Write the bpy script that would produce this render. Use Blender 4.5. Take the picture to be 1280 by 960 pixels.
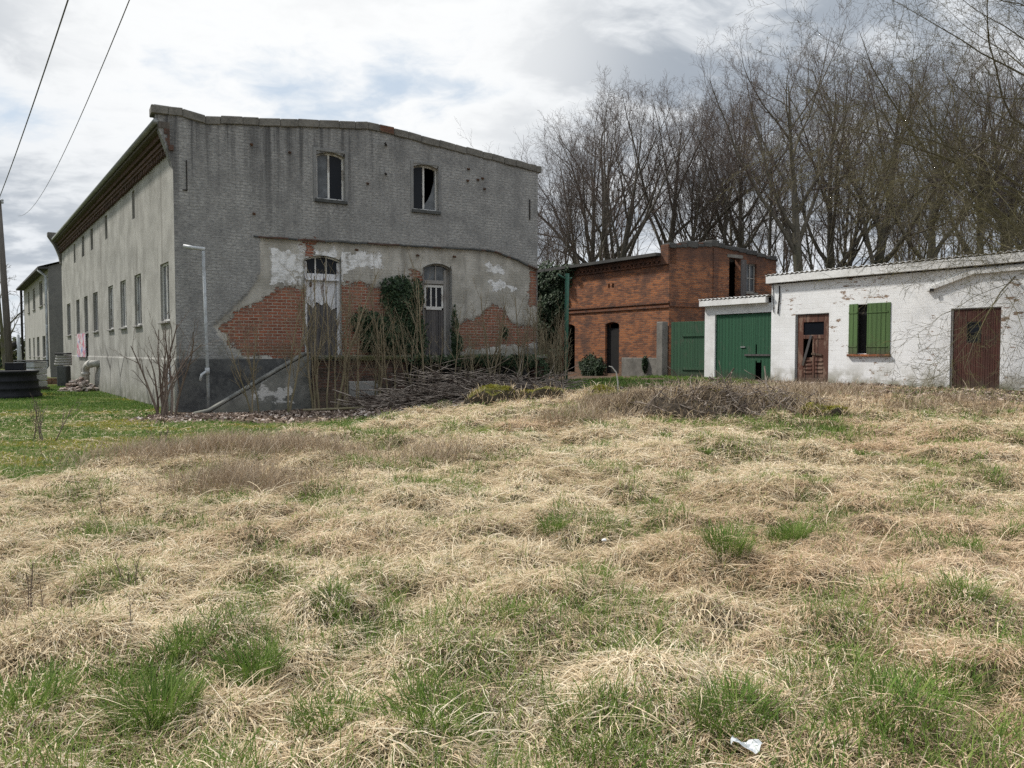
import bpy, bmesh, math, random
import numpy as np
from mathutils import Vector, Matrix, noise as mnoise

for o in list(bpy.data.objects):
    bpy.data.objects.remove(o)
SC = bpy.context.scene
COL = SC.collection
R = math.radians
PI = math.pi

# ------------------------------------------------------------------ camera
cd = bpy.data.cameras.new('camera')
cam = bpy.data.objects.new('camera', cd)
COL.objects.link(cam)
cam.location = (0, 0, 1.6)
cam.rotation_euler = (R(90 - 2.4), 0, 0)
cd.sensor_width = 36.0
cd.lens = 27.06
cd.clip_start = 0.05
cd.clip_end = 6000
SC.camera = cam

# ------------------------------------------------------------------ sun, sky
SUN_AZ, SUN_EL = -64.0, 47.0          # degrees, azimuth from +Y towards +X
sd = bpy.data.lights.new('sun', 'SUN')
sun = bpy.data.objects.new('sun', sd)
COL.objects.link(sun)
sd.energy = 3.6
sd.angle = R(4)
sd.color = (1.0, 0.95, 0.87)
sv = Vector((math.sin(R(SUN_AZ)) * math.cos(R(SUN_EL)), math.cos(R(SUN_AZ)) * math.cos(R(SUN_EL)), math.sin(R(SUN_EL))))
sun.rotation_euler = (-sv).to_track_quat('-Z', 'Y').to_euler()
sun.location = (0, 0, 40)

world = bpy.data.worlds.new('World')
SC.world = world
world.use_nodes = True
SC.view_settings.view_transform = 'Standard'
SC.view_settings.look = 'None'
SC.view_settings.gamma = 1.0
SC.view_settings.exposure = 0.46
SC.view_settings.use_curve_mapping = False
SC.render.engine = 'CYCLES'
SC.cycles.max_bounces = 6
SC.cycles.diffuse_bounces = 3
SC.cycles.glossy_bounces = 2
SC.cycles.transmission_bounces = 2
SC.cycles.transparent_max_bounces = 4
SC.cycles.use_denoising = False
SC.cycles.sample_clamp_indirect = 3.0
SC.cycles.caustics_reflective = False
SC.cycles.caustics_refractive = False


class NT:
    """small node-tree writer"""
    def __init__(self, tree):
        self.t = tree
        tree.nodes.clear()

    def n(self, kind, **kw):
        nd = self.t.nodes.new(kind)
        for k, v in kw.items():
            if k.startswith('i_'):
                nd.inputs[k[2:].replace('_', ' ')].default_value = v
            else:
                setattr(nd, k, v)
        return nd

    def l(self, a, b):
        self.t.links.new(a, b)

    def val(self, node_in, v):
        if hasattr(v, 'is_output') or isinstance(v, bpy.types.NodeSocket):
            self.l(v, node_in)
        else:
            node_in.default_value = v

    def math(self, op, a, b=0.0, c=0.0, clamp=False):
        m = self.n('ShaderNodeMath', operation=op, use_clamp=clamp)
        self.val(m.inputs[0], a); self.val(m.inputs[1], b)
        if op in ('MULTIPLY_ADD', 'SMOOTH_MIN', 'SMOOTH_MAX', 'COMPARE'):
            self.val(m.inputs[2], c)
        return m.outputs[0]

    def mix(self, f, a, b, mode='MIX'):
        m = self.n('ShaderNodeMix', data_type='RGBA', blend_type=mode, clamp_factor=True)
        self.val(m.inputs[0], f)
        for i, v in ((6, a), (7, b)):
            if isinstance(v, tuple) and len(v) == 3:
                v = v + (1.0,)
            self.val(m.inputs[i], v)
        return m.outputs[2]

    def noise(self, vec, scale, detail=4, rough=0.55, dist=0.0):
        m = self.n('ShaderNodeTexNoise')
        if vec is not None:
            self.l(vec, m.inputs['Vector'])
        m.inputs['Scale'].default_value = scale
        m.inputs['Detail'].default_value = detail
        m.inputs['Roughness'].default_value = rough
        m.inputs['Distortion'].default_value = dist
        return m.outputs[0]

    def ramp(self, v, lo, hi, a=0.0, b=1.0, smooth=True):
        m = self.n('ShaderNodeMapRange', interpolation_type='SMOOTHSTEP' if smooth else 'LINEAR')
        self.val(m.inputs[0], v)
        self.val(m.inputs[1], lo); self.val(m.inputs[2], hi)
        m.inputs[3].default_value = a; m.inputs[4].default_value = b
        return m.outputs[0]

    def mapping(self, vec, scale=(1, 1, 1), loc=(0, 0, 0), rot=(0, 0, 0)):
        m = self.n('ShaderNodeMapping')
        self.l(vec, m.inputs[0])
        m.inputs[1].default_value = loc; m.inputs[2].default_value = rot; m.inputs[3].default_value = scale
        return m.outputs[0]

    def sep(self, vec):
        m = self.n('ShaderNodeSeparateXYZ'); self.l(vec, m.inputs[0]); return m.outputs

    def comb(self, x, y, z):
        m = self.n('ShaderNodeCombineXYZ')
        self.val(m.inputs[0], x); self.val(m.inputs[1], y); self.val(m.inputs[2], z)
        return m.outputs[0]

    def obj(self):
        return self.n('ShaderNodeTexCoord').outputs['Object']

    def attr(self, name):
        return self.n('ShaderNodeAttribute', attribute_name=name)


# sky: clear Nishita sky seen through gaps in procedural cloud (world-space directions)
w = NT(world.node_tree)
outw = w.n('ShaderNodeOutputWorld')
bg = w.n('ShaderNodeBackground')
bg.inputs['Strength'].default_value = 0.1
sky = w.n('ShaderNodeTexSky', sky_type='NISHITA', sun_disc=False)
sky.sun_elevation = R(SUN_EL); sky.sun_rotation = R(SUN_AZ)
sky.air_density = 1.2; sky.dust_density = 2.0
gen = w.n('ShaderNodeTexCoord').outputs['Generated']
sx, sy, sz = w.sep(gen)
zz = w.math('MAXIMUM', w.math('ADD', sz, 0.22), 0.05)
px = w.math('DIVIDE', sx, zz); py = w.math('DIVIDE', sy, zz)
pv = w.comb(px, py, 0.0)
wob = w.noise(pv, 0.9, 5, 0.6)
pv2 = w.comb(w.math('ADD', px, w.math('MULTIPLY', wob, 0.5)), w.math('ADD', py, w.math('MULTIPLY', wob, 0.4)), 3.1)
n_big = w.noise(w.mapping(pv2, (0.8, 1.0, 1)), 1.15, 7, 0.52)
n_fine = w.noise(w.mapping(pv2, (1.0, 1.2, 1), (2, 5, 0)), 3.2, 7, 0.60)
nn = w.math('ADD', w.math('MULTIPLY', n_big, 0.62), w.math('MULTIPLY', n_fine, 0.38))
gap = w.ramp(nn, 0.33, 0.44)                         # 0 where blue shows
dark = w.ramp(nn, 0.44, 0.535)                        # thick grey bellies
sdir = w.n('ShaderNodeVectorMath', operation='DOT_PRODUCT')
w.l(gen, sdir.inputs[0]); sdir.inputs[1].default_value = Vector((-0.22, 0.86, 0.40)).normalized()
glow = w.ramp(sdir.outputs['Value'], 0.90, 1.0)      # thin bright cloud in front of the sun
lowband = w.ramp(sz, 0.0, 0.30, 1.0, 0.0)
c_lit = (6.3, 6.5, 6.7)
c_dark = (2.9, 3.25, 3.7)
cloud = w.mix(w.math('MULTIPLY', dark, w.ramp(glow, 0.0, 1.0, 1.0, 0.50)), c_lit, c_dark)
cloud = w.mix(w.math('MULTIPLY', glow, 0.55), cloud, (7.9, 7.9, 7.8))
cloud = w.mix(w.math('MULTIPLY', lowband, 0.35), cloud, (5.4, 5.8, 6.3))
blue = w.mix(0.85, sky.outputs[0], (4.4, 5.1, 5.9))
final = w.mix(gap, blue, cloud)
zen = w.ramp(sz, 0.38, 0.85, 1.0, 2.5)               # an overcast sky is brighter overhead than near the horizon
zs_ = w.n('ShaderNodeVectorMath', operation='SCALE'); w.l(final, zs_.inputs[0]); w.l(zen, zs_.inputs['Scale'])
w.l(zs_.outputs[0], bg.inputs['Color'])
w.l(bg.outputs[0], outw.inputs[0])

# ------------------------------------------------------------------ object helpers


def tag(o, label=None, cat=None, group=None, kind=None):
    if label: o['label'] = label
    if cat: o['category'] = cat
    if group: o['group'] = group
    if kind: o['kind'] = kind
    return o


def thing(name, label, cat, loc=(0, 0, 0), rotz=0.0, group=None):
    o = bpy.data.objects.new(name, None)
    o.empty_display_size = 0.3
    COL.objects.link(o)
    o.location = loc
    o.rotation_euler = (0, 0, rotz)
    return tag(o, label, cat, group)


def link_mesh(name, me, mat=None, parent=None, loc=(0, 0, 0), rotz=0.0, smooth=False):
    o = bpy.data.objects.new(name, me)
    COL.objects.link(o)
    if mat is not None:
        for m in (mat if isinstance(mat, (list, tuple)) else [mat]):
            me.materials.append(m)
    if parent is not None:
        o.parent = parent
    o.location = loc
    o.rotation_euler = (0, 0, rotz)
    if smooth:
        me.polygons.foreach_set('use_smooth', [True] * len(me.polygons))
    return o


def np_mesh(name, V, F):
    """V (n,3), F (m,k) index array with constant k"""
    V = np.asarray(V, dtype=np.float32); F = np.asarray(F, dtype=np.int32)
    me = bpy.data.meshes.new(name)
    k = F.shape[1]
    me.vertices.add(len(V)); me.vertices.foreach_set('co', V.ravel())
    me.loops.add(F.size); me.loops.foreach_set('vertex_index', F.ravel())
    me.polygons.add(len(F))
    me.polygons.foreach_set('loop_start', np.arange(0, F.size, k, dtype=np.int32))
    me.polygons.foreach_set('loop_total', np.full(len(F), k, dtype=np.int32))
    me.update(calc_edges=True)
    return me


def pt_attr(me, name, data):
    data = np.asarray(data, dtype=np.float32)
    if data.ndim == 1:
        a = me.attributes.new(name, 'FLOAT', 'POINT'); a.data.foreach_set('value', data)
    else:
        a = me.attributes.new(name, 'FLOAT_COLOR', 'POINT')
        d4 = np.ones((len(data), 4), np.float32); d4[:, :data.shape[1]] = data
        a.data.foreach_set('color', d4.ravel())


class MB:
    """collects shapes of ONE part"""
    def __init__(self):
        self.v = []; self.f = []; self.m = []

    def add(self, vs, fs, mi=0):
        b = len(self.v)
        self.v += [tuple(p) for p in vs]
        self.f += [tuple(b + i for i in f) for f in fs]
        self.m += [mi] * len(fs)

    def quad(self, a, b, c, d, mi=0):
        self.add([a, b, c, d], [(0, 1, 2, 3)], mi)

    def box(self, x0, x1, y0, y1, z0, z1, mi=0, M=None, jit=0.0, rng=None):
        vs = [(x, y, z) for z in (z0, z1) for y in (y0, y1) for x in (x0, x1)]
        if jit:
            vs = [(x + rng.uniform(-jit, jit), y + rng.uniform(-jit, jit), z + rng.uniform(-jit, jit)) for x, y, z in vs]
        if M is not None:
            vs = [tuple(M @ Vector(p)) for p in vs]
        self.add(vs, [(0, 2, 3, 1), (4, 5, 7, 6), (0, 1, 5, 4), (2, 6, 7, 3), (0, 4, 6, 2), (1, 3, 7, 5)], mi)

    def prism(self, pts, y0, y1, mi=0):
        """polygon in XZ extruded along y"""
        n = len(pts)
        vs = [(x, y0, z) for x, z in pts] + [(x, y1, z) for x, z in pts]
        fs = [tuple(range(n)), tuple(range(2 * n - 1, n - 1, -1))]
        fs += [(i, i + n, (i + 1) % n + n, (i + 1) % n) for i in range(n)]
        self.add(vs, fs, mi)

    def extrude_z(self, pts, z0, z1, mi=0):
        n = len(pts)
        vs = [(x, y, z0) for x, y in pts] + [(x, y, z1) for x, y in pts]
        fs = [tuple(range(n - 1, -1, -1)), tuple(range(n, 2 * n))]
        fs += [(i, (i + 1) % n, (i + 1) % n + n, i + n) for i in range(n)]
        self.add(vs, fs, mi)

    def tube(self, pts, rad, sides=8, cap=True, mi=0):
        P = [Vector(p) for p in pts]
        if not isinstance(rad, (list, tuple)):
            rad = [rad] * len(P)
        vs = []; fs = []
        ref = None
        for i, p in enumerate(P):
            t = (P[min(i + 1, len(P) - 1)] - P[max(i - 1, 0)]).normalized()
            if ref is None:
                ref = Vector((0, 0, 1)) if abs(t.z) < 0.9 else Vector((1, 0, 0))
            a = t.cross(ref)
            if a.length < 1e-4:
                a = t.cross(Vector((0.3, 1, 0.2)))
            a.normalize(); b = t.cross(a)
            for k in range(sides):
                an = 2 * PI * k / sides
                vs.append(p + (a * math.cos(an) + b * math.sin(an)) * rad[i])
        n = len(P)
        for i in range(n - 1):
            for k in range(sides):
                k2 = (k + 1) % sides
                fs.append((i * sides + k, i * sides + k2, (i + 1) * sides + k2, (i + 1) * sides + k))
        if cap:
            fs.append(tuple(range(sides - 1, -1, -1)))
            fs.append(tuple((n - 1) * sides + k for k in range(sides)))
        self.add(vs, fs, mi)

    def lathe(self, prof, c=(0, 0, 0), n=24, mi=0):
        vs = []; fs = []
        for r, z in prof:
            for k in range(n):
                a = 2 * PI * k / n
                vs.append((c[0] + r * math.cos(a), c[1] + r * math.sin(a), c[2] + z))
        for i in range(len(prof) - 1):
            for k in range(n):
                k2 = (k + 1) % n
                fs.append((i * n + k, i * n + k2, (i + 1) * n + k2, (i + 1) * n + k))
        fs.append(tuple(range(n - 1, -1, -1)))
        fs.append(tuple((len(prof) - 1) * n + k for k in range(n)))
        self.add(vs, fs, mi)

    def build(self, name, mat, parent=None, loc=(0, 0, 0), rotz=0.0, smooth=False, bevel=0.0):
        me = bpy.data.meshes.new(name)
        me.from_pydata(self.v, [], self.f)
        if any(self.m):
            me.polygons.foreach_set('material_index', self.m)
        bm = bmesh.new(); bm.from_mesh(me)
        bmesh.ops.recalc_face_normals(bm, faces=bm.faces)
        if bevel:
            es = [e for e in bm.edges if e.is_manifold and e.calc_face_angle(0) > 0.6]
            bmesh.ops.bevel(bm, geom=es, offset=bevel, segments=1, affect='EDGES', clamp_overlap=True)
        bm.to_mesh(me); bm.free()
        me.update()
        return link_mesh(name, me, mat, parent, loc, rotz, smooth)


def wall(mb, x0, x1, zb, ztop, holes=(), reveal=0.3, thick=0.4, y=0.0, mi=0, mr=0, arch=0.0, closed=True):
    """wall front in the plane y (outside is -y), openings (x0,x1,z0,z1,arch_rise), reveals go inwards;
    ztop may be a list of (x,z) corner points"""
    prof = ztop if isinstance(ztop, list) else [(x0, ztop), (x1, ztop)]
    def zt(x):
        for (xa, za), (xb, zb_) in zip(prof, prof[1:]):
            if xa - 1e-9 <= x <= xb + 1e-9:
                return za + (zb_ - za) * (x - xa) / max(xb - xa, 1e-9)
        return prof[-1][1]
    xs = {x0, x1} | {p[0] for p in prof}
    hs = []
    for h in holes:
        a = h[4] if len(h) > 4 else 0.0
        hs.append((h[0], h[1], h[2], h[3], a))
        n = 8 if a else 1
        for i in range(n + 1):
            xs.add(h[0] + (h[1] - h[0]) * i / n)
    xs = sorted(x for x in xs if x0 - 1e-9 <= x <= x1 + 1e-9)
    def htop(h, x):
        t = (x - h[0]) / (h[1] - h[0]) * 2 - 1
        return h[3] - h[4] * t * t
    for xa, xb in zip(xs, xs[1:]):
        if xb - xa < 1e-6: continue
        xm = (xa + xb) / 2
        hh = sorted([h for h in hs if h[0] < xm < h[1]], key=lambda h: h[2])
        la, lb = zb, zb
        for h in hh:
            if h[2] > max(la, lb) + 1e-6:
                mb.quad((xa, y, la), (xb, y, lb), (xb, y, h[2]), (xa, y, h[2]), mi)
            ta, tb = htop(h, xa), htop(h, xb)
            mb.quad((xa, y, ta), (xb, y, tb), (xb, y + reveal, tb), (xa, y + reveal, ta), mr)
            if h[2] > zb + 1e-6:
                mb.quad((xa, y, h[2]), (xb, y, h[2]), (xb, y + reveal, h[2]), (xa, y + reveal, h[2]), mr)
            la, lb = ta, tb
        mb.quad((xa, y, la), (xb, y, lb), (xb, y, zt(xb)), (xa, y, zt(xa)), mi)
    for h in hs:
        for xx in (h[0], h[1]):
            z1 = htop(h, xx)
            mb.quad((xx, y, h[2]), (xx, y + reveal, h[2]), (xx, y + reveal, z1), (xx, y, z1), mr)


def copy_tree(o, parent=None):
    c = o.copy(); COL.objects.link(c)
    if parent is not None: c.parent = parent
    for ch in list(o.children):
        copy_tree(ch, c)
    return c
# ------------------------------------------------------------------ materials
MATS = {}


def new_mat(name, rough=0.9, spec=0.2):
    m = bpy.data.materials.new(name)
    m.use_nodes = True
    t = NT(m.node_tree)
    out = t.n('ShaderNodeOutputMaterial')
    b = t.n('ShaderNodeBsdfPrincipled')
    b.inputs['Roughness'].default_value = rough
    b.inputs['Specular IOR Level'].default_value = spec
    t.l(b.outputs[0], out.inputs[0])
    MATS[name] = m
    return m, t, b, out


def bump(t, b, h, strength=0.5, dist=0.01):
    bp = t.n('ShaderNodeBump')
    bp.inputs['Strength'].default_value = strength
    bp.inputs['Distance'].default_value = dist
    t.l(h, bp.inputs['Height'])
    t.l(bp.outputs[0], b.inputs['Normal'])


def simple(name, c1, c2, scale=3.0, rough=0.85, spec=0.2, detail=6, bmp=0.3, bdist=0.01, stretch=(1, 1, 1), lo=0.35, hi=0.65, metal=0.0):
    m, t, b, o = new_mat(name, rough, spec)
    v = t.mapping(t.obj(), stretch)
    n = t.noise(v, scale, detail, 0.6)
    n2 = t.noise(v, scale * 7, 4, 0.6)
    f = t.ramp(t.math('ADD', t.math('MULTIPLY', n, 0.65), t.math('MULTIPLY', n2, 0.35)), lo, hi)
    t.l(t.mix(f, c1, c2), b.inputs['Base Color'])
    b.inputs['Metallic'].default_value = metal
    if bmp:
        bump(t, b, n2, bmp, bdist)
    return m


def brick_nodes(t, xz, c1, c2, mortar, w_=0.25, h_=0.0765, ms=0.010):
    bt = t.n('ShaderNodeTexBrick')
    bt.offset = 0.5; bt.squash = 1.0
    t.l(xz, bt.inputs['Vector'])
    bt.inputs['Color1'].default_value = c1 + (1,)
    bt.inputs['Color2'].default_value = c2 + (1,)
    bt.inputs['Mortar'].default_value = mortar + (1,)
    bt.inputs['Scale'].default_value = 1.0
    bt.inputs['Mortar Size'].default_value = ms
    bt.inputs['Mortar Smooth'].default_value = 0.25
    bt.inputs['Bias'].default_value = 0.0
    bt.inputs['Brick Width'].default_value = w_
    bt.inputs['Row Height'].default_value = h_
    return bt.outputs['Color'], bt.outputs['Fac']


def wall_xz(t, wob=0.012):
    """wall coordinates (x,z) with a little waviness, so that courses are never ruler-straight"""
    x, y, z = t.sep(t.obj())
    o = t.obj()
    n1 = t.noise(o, 2.3, 3); n2 = t.noise(t.mapping(o, (1, 1, 1), (5, 2, 8)), 5.1, 2)
    xx = t.math('ADD', t.math('ADD', x, y), t.math('MULTIPLY', t.math('SUBTRACT', n1, 0.5), wob * 2))
    zz_ = t.math('ADD', z, t.math('MULTIPLY', t.math('SUBTRACT', n2, 0.5), wob))
    return t.comb(xx, zz_, 0.0), x, y, z, o


# --- dark grey scraped render on the gable, with plaster, white paint and bare brick zones in attributes
m, t, b, o_ = new_mat('gable_render', 0.95, 0.12)
xz, gx, gy, gz, go = wall_xz(t)
bc, bf = brick_nodes(t, xz, (0.29, 0.105, 0.063), (0.175, 0.067, 0.046), (0.36, 0.31, 0.26), 0.26, 0.088, 0.013)
bn = t.noise(go, 3.0, 5); bn2 = t.noise(go, 24.0, 4)
brick_c = t.mix(t.ramp(bn, 0.42, 0.72), bc, (0.20, 0.125, 0.095))
brick_c = t.mix(t.math('MULTIPLY', t.ramp(bn2, 0.48, 0.66), 0.45), brick_c, (0.38, 0.19, 0.125))
# dark render: scratch coat with faint courses, small pits, rain streaks below the coping
fine = t.noise(go, 34.0, 4, 0.65)
mid = t.noise(go, 1.5, 8, 0.7)
scr = t.noise(t.mapping(go, (9.0, 1.0, 30.0)), 1.0, 4, 0.7)
pits = t.ramp(t.noise(t.mapping(go, (14.0, 1.0, 26.0)), 1.0, 3, 0.7), 0.62, 0.70)
st1 = t.noise(t.mapping(go, (2.1, 1.0, 0.10), (3.3, 0, 0)), 1.0, 5, 0.65)
st2 = t.noise(t.mapping(go, (7.5, 1.0, 0.16)), 1.0, 4, 0.65)
streak = t.math('ADD', t.math('MULTIPLY', st1, 0.6), t.math('MULTIPLY', st2, 0.4))
streak = t.ramp(streak, 0.46, 0.60)
tall = t.ramp(gz, 3.6, 8.2)
leftish = t.ramp(gx, 8.5, 2.5, 0.22, 1.0)
streak = t.math('MULTIPLY', t.math('MULTIPLY', streak, tall), leftish)
for sx_, sw_, sb_, sf_ in ((0.75, 0.35, 5.8, 0.75), (2.02, 0.32, 4.9, 0.95), (3.05, 0.22, 5.0, 0.85), (1.35, 0.2, 6.4, 0.5), (4.45, 0.15, 6.6, 0.5), (5.0, 0.25, 6.9, 0.4)):
    wv = t.math('MULTIPLY', t.math('SUBTRACT', t.noise(t.mapping(go, (0.3, 1, 1.6), (sx_ * 3, 0, 0)), 1.0, 3), 0.5), 0.35)
    d_ = t.math('ABSOLUTE', t.math('SUBTRACT', t.math('ADD', gx, wv), sx_))
    run = t.math('MULTIPLY', t.ramp(d_, 0.02, sw_, 1.0, 0.0), t.ramp(gz, sb_, 7.9))
    run = t.math('MULTIPLY', run, t.ramp(st2, 0.34, 0.62, 0.35, 1.0))
    streak = t.math('MAXIMUM', streak, t.math('MULTIPLY', run, sf_))
dk = t.mix(t.ramp(mid, 0.34, 0.68), (0.215, 0.213, 0.208), (0.385, 0.38, 0.365))
dk = t.mix(t.math('MULTIPLY', t.ramp(scr, 0.40, 0.66), 0.62), dk, (0.085, 0.085, 0.088))
dk = t.mix(t.math('MULTIPLY', t.ramp(fine, 0.5, 0.75), 0.45), dk, (0.36, 0.355, 0.34))
crs = t.math('MULTIPLY', bf, t.ramp(mid, 0.40, 0.62))
dk = t.mix(t.math('MULTIPLY', crs, 0.26), dk, (0.08, 0.08, 0.08))
dk = t.mix(t.math('MULTIPLY', pits, 0.55), dk, (0.05, 0.048, 0.046))
dk = t.mix(t.math('MULTIPLY', streak, 0.86), dk, (0.05, 0.05, 0.052))
# lower, lighter old plaster
lp = t.mix(t.ramp(t.noise(go, 1.3, 6, 0.6), 0.35, 0.65), (0.29, 0.275, 0.242), (0.43, 0.41, 0.37))
lp = t.mix(t.math('MULTIPLY', t.ramp(t.noise(t.mapping(go, (3, 1, 0.5)), 1.0, 5), 0.5, 0.7), 0.5), lp, (0.15, 0.14, 0.125))
lp = t.mix(t.math('MULTIPLY', t.ramp(fine, 0.55, 0.75), 0.3), lp, (0.12, 0.11, 0.10))
wh = t.mix(t.ramp(t.noise(go, 5.0, 6, 0.65), 0.42, 0.66), (0.68, 0.68, 0.68), (0.42, 0.41, 0.39))
at_ = t.attr('zone')
zs = t.n('ShaderNodeSeparateColor'); t.l(at_.outputs['Color'], zs.inputs[0])
edge = t.math('MULTIPLY', t.math('SUBTRACT', t.noise(go, 3.2, 9, 0.74), 0.5), 0.75)
stair_e = t.math('MULTIPLY', t.math('SUBTRACT', t.noise(t.mapping(go, (4, 1, 13)), 1.0, 2), 0.5), 0.22)
e2 = t.math('ADD', edge, stair_e)
mB = t.ramp(t.math('ADD', zs.outputs[0], e2), 0.495, 0.512)
mL = t.ramp(t.math('ADD', zs.outputs[1], t.math('MULTIPLY', edge, 0.5)), 0.49, 0.52)
mW = t.ramp(t.math('ADD', zs.outputs[2], t.math('MULTIPLY', e2, 0.9)), 0.50, 0.53)
c = t.mix(mL, dk, lp)
c = t.mix(mW, c, wh)
rim = t.math('SUBTRACT', t.ramp(t.math('ADD', zs.outputs[0], e2), 0.46, 0.495), mB)
c = t.mix(t.math('MULTIPLY', rim, 0.6), c, (0.40, 0.385, 0.35))
c = t.mix(mB, c, brick_c)
greenish = t.math('MULTIPLY', t.ramp(gz, 2.6, 1.3), t.ramp(t.noise(go, 2.2, 4), 0.4, 0.65))
c = t.mix(t.math('MULTIPLY', greenish, 0.55), c, (0.085, 0.085, 0.055))
t.l(c, b.inputs['Base Color'])
hgt = t.math('ADD', t.math('MULTIPLY', fine, 0.16), t.math('MULTIPLY', scr, 0.24))
hgt = t.math('ADD', hgt, t.math('MULTIPLY', mW, 0.15))
hgt = t.math('SUBTRACT', hgt, t.math('MULTIPLY', mB, t.math('ADD', 0.9, t.math('MULTIPLY', bf, 0.7))))
hgt = t.math('SUBTRACT', hgt, t.math('MULTIPLY', crs, 0.15))
bump(t, b, hgt, 1.0, 0.04)

# --- left long wall: lighter sand-grey roughcast
m, t, b, o_ = new_mat('long_wall_render', 0.95, 0.12)
go = t.obj(); gx, gy, gz = t.sep(go)
fine = t.noise(go, 38.0, 4, 0.7); mid = t.noise(go, 0.9, 7, 0.6)
c = t.mix(t.ramp(mid, 0.35, 0.66), (0.255, 0.248, 0.228), (0.375, 0.366, 0.340))
c = t.mix(t.math('MULTIPLY', t.ramp(fine, 0.48, 0.7), 0.45), c, (0.15, 0.145, 0.135))
stk = t.ramp(t.noise(t.mapping(go, (1.8, 1, 0.14)), 1.0, 5, 0.6), 0.52, 0.70)
c = t.mix(t.math('MULTIPLY', stk, 0.5), c, (0.14, 0.13, 0.115))
low = t.math('MULTIPLY', t.ramp(gz, 1.5, 0.1), t.ramp(t.noise(go, 1.7, 5), 0.35, 0.6))
c = t.mix(t.math('MULTIPLY', low, 0.6), c, (0.30, 0.29, 0.255))
damp = t.math('MULTIPLY', t.ramp(gz, 0.7, 0.0), t.ramp(t.noise(go, 2.7, 5), 0.3, 0.6))
c = t.mix(t.math('MULTIPLY', damp, 0.7), c, (0.10, 0.105, 0.07))
crk = t.n('ShaderNodeTexVoronoi', feature='DISTANCE_TO_EDGE'); crk.inputs['Scale'].default_value = 0.35
t.l(t.mapping(go, (1.0, 1.0, 0.3)), crk.inputs['Vector'])
ck = t.math('MULTIPLY', t.ramp(crk.outputs[0], 0.012, 0.003), t.ramp(gz, 2.2, 1.0))
c = t.mix(t.math('MULTIPLY', ck, 0.8), c, (0.06, 0.055, 0.05))
t.l(c, b.inputs['Base Color'])
bump(t, b, fine, 0.6, 0.015)


def brick_mat(name, c1, c2, mort, dark=(0.07, 0.05, 0.045), darkf=0.5, pale=(0.42, 0.20, 0.10)):
    m, t, b, o_ = new_mat(name, 0.92, 0.15)
    xz, gx, gy, gz, go = wall_xz(t, 0.014)
    bc, bf = brick_nodes(t, xz, c1, c2, mort)
    n1 = t.noise(go, 1.1, 6, 0.6); n2 = t.noise(go, 22.0, 4)
    c = t.mix(t.math('MULTIPLY', t.ramp(n1, 0.46, 0.66), darkf), bc, dark)
    c = t.mix(t.math('MULTIPLY', t.ramp(n2, 0.5, 0.68), 0.45), c, pale)
    blk = t.n('ShaderNodeTexVoronoi'); blk.inputs['Scale'].default_value = 1.0
    t.l(t.mapping(go, (4.0, 4.0, 13.0)), blk.inputs['Vector'])
    c = t.mix(t.math('MULTIPLY', t.ramp(t.sep(blk.outputs['Color'])[0], 0.62, 0.80), 0.55), c, dark)
    sootz = t.math('MULTIPLY', t.ramp(t.math('ADD', gz, t.math('MULTIPLY', t.math('SUBTRACT', n1, 0.5), 3.2)), 3.5, 4.9), 0.7)
    c = t.mix(sootz, c, (0.075, 0.045, 0.036))
    lowz = t.math('MULTIPLY', t.ramp(t.math('ADD', gz, t.math('MULTIPLY', t.math('SUBTRACT', n1, 0.5), 1.2)), 0.75, 0.2), 0.6)
    c = t.mix(lowz, c, (0.16, 0.13, 0.10))
    t.l(c, b.inputs['Base Color'])
    h = t.math('SUBTRACT', t.math('MULTIPLY', n2, 0.5), bf)
    bump(t, b, h, 0.8, 0.012)
    return m


brick_mat('old_brick', (0.36, 0.135, 0.055), (0.19, 0.072, 0.040), (0.24, 0.17, 0.12), pale=(0.36, 0.16, 0.075), darkf=0.7)
brick_mat('sooty_brick', (0.22, 0.085, 0.045), (0.13, 0.055, 0.035), (0.13, 0.10, 0.08), darkf=0.75)
brick_mat('dock_brick', (0.17, 0.085, 0.06), (0.10, 0.06, 0.048), (0.17, 0.15, 0.13), dark=(0.05, 0.05, 0.04), darkf=0.7, pale=(0.25, 0.20, 0.17))

# --- whitewashed block wall, paint flaking to brown
m, t, b, o_ = new_mat('whitewashed_brick', 0.9, 0.2)
xz, gx, gy, gz, go = wall_xz(t, 0.012)
bc, bf = brick_nodes(t, xz, (0.82, 0.825, 0.83), (0.78, 0.785, 0.79), (0.74, 0.74, 0.735), 0.40, 0.145, 0.006)
n1 = t.noise(go, 1.2, 6, 0.6); n2 = t.noise(go, 30.0, 4)
c = t.mix(t.math('MULTIPLY', t.ramp(n1, 0.42, 0.68), 0.35), bc, (0.58, 0.57, 0.54))
pe = t.noise(t.mapping(go, (3.0, 3.0, 8.0)), 1.0, 7, 0.72)
zone = t.noise(t.mapping(go, (1, 1, 1), (2.2, 0, 7)), 0.75, 3)
pm = t.ramp(t.math('ADD', pe, t.math('MULTIPLY', t.math('SUBTRACT', zone, 0.5), 0.75)), 0.612, 0.645)
pc = t.mix(t.ramp(n2, 0.4, 0.6), (0.21, 0.13, 0.09), (0.34, 0.27, 0.21))
c = t.mix(pm, c, pc)
base = t.math('MULTIPLY', t.ramp(gz, 0.85, 0.05), t.ramp(t.noise(go, 2.2, 5), 0.36, 0.62))
c = t.mix(t.math('MULTIPLY', base, 0.85), c, (0.30, 0.285, 0.23))
lowm = t.math('MULTIPLY', t.ramp(gz, 0.22, 0.0), t.ramp(t.noise(go, 4.2, 5), 0.3, 0.6))
c = t.mix(t.math('MULTIPLY', lowm, 0.75), c, (0.13, 0.14, 0.08))
t.l(c, b.inputs['Base Color'])
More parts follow.
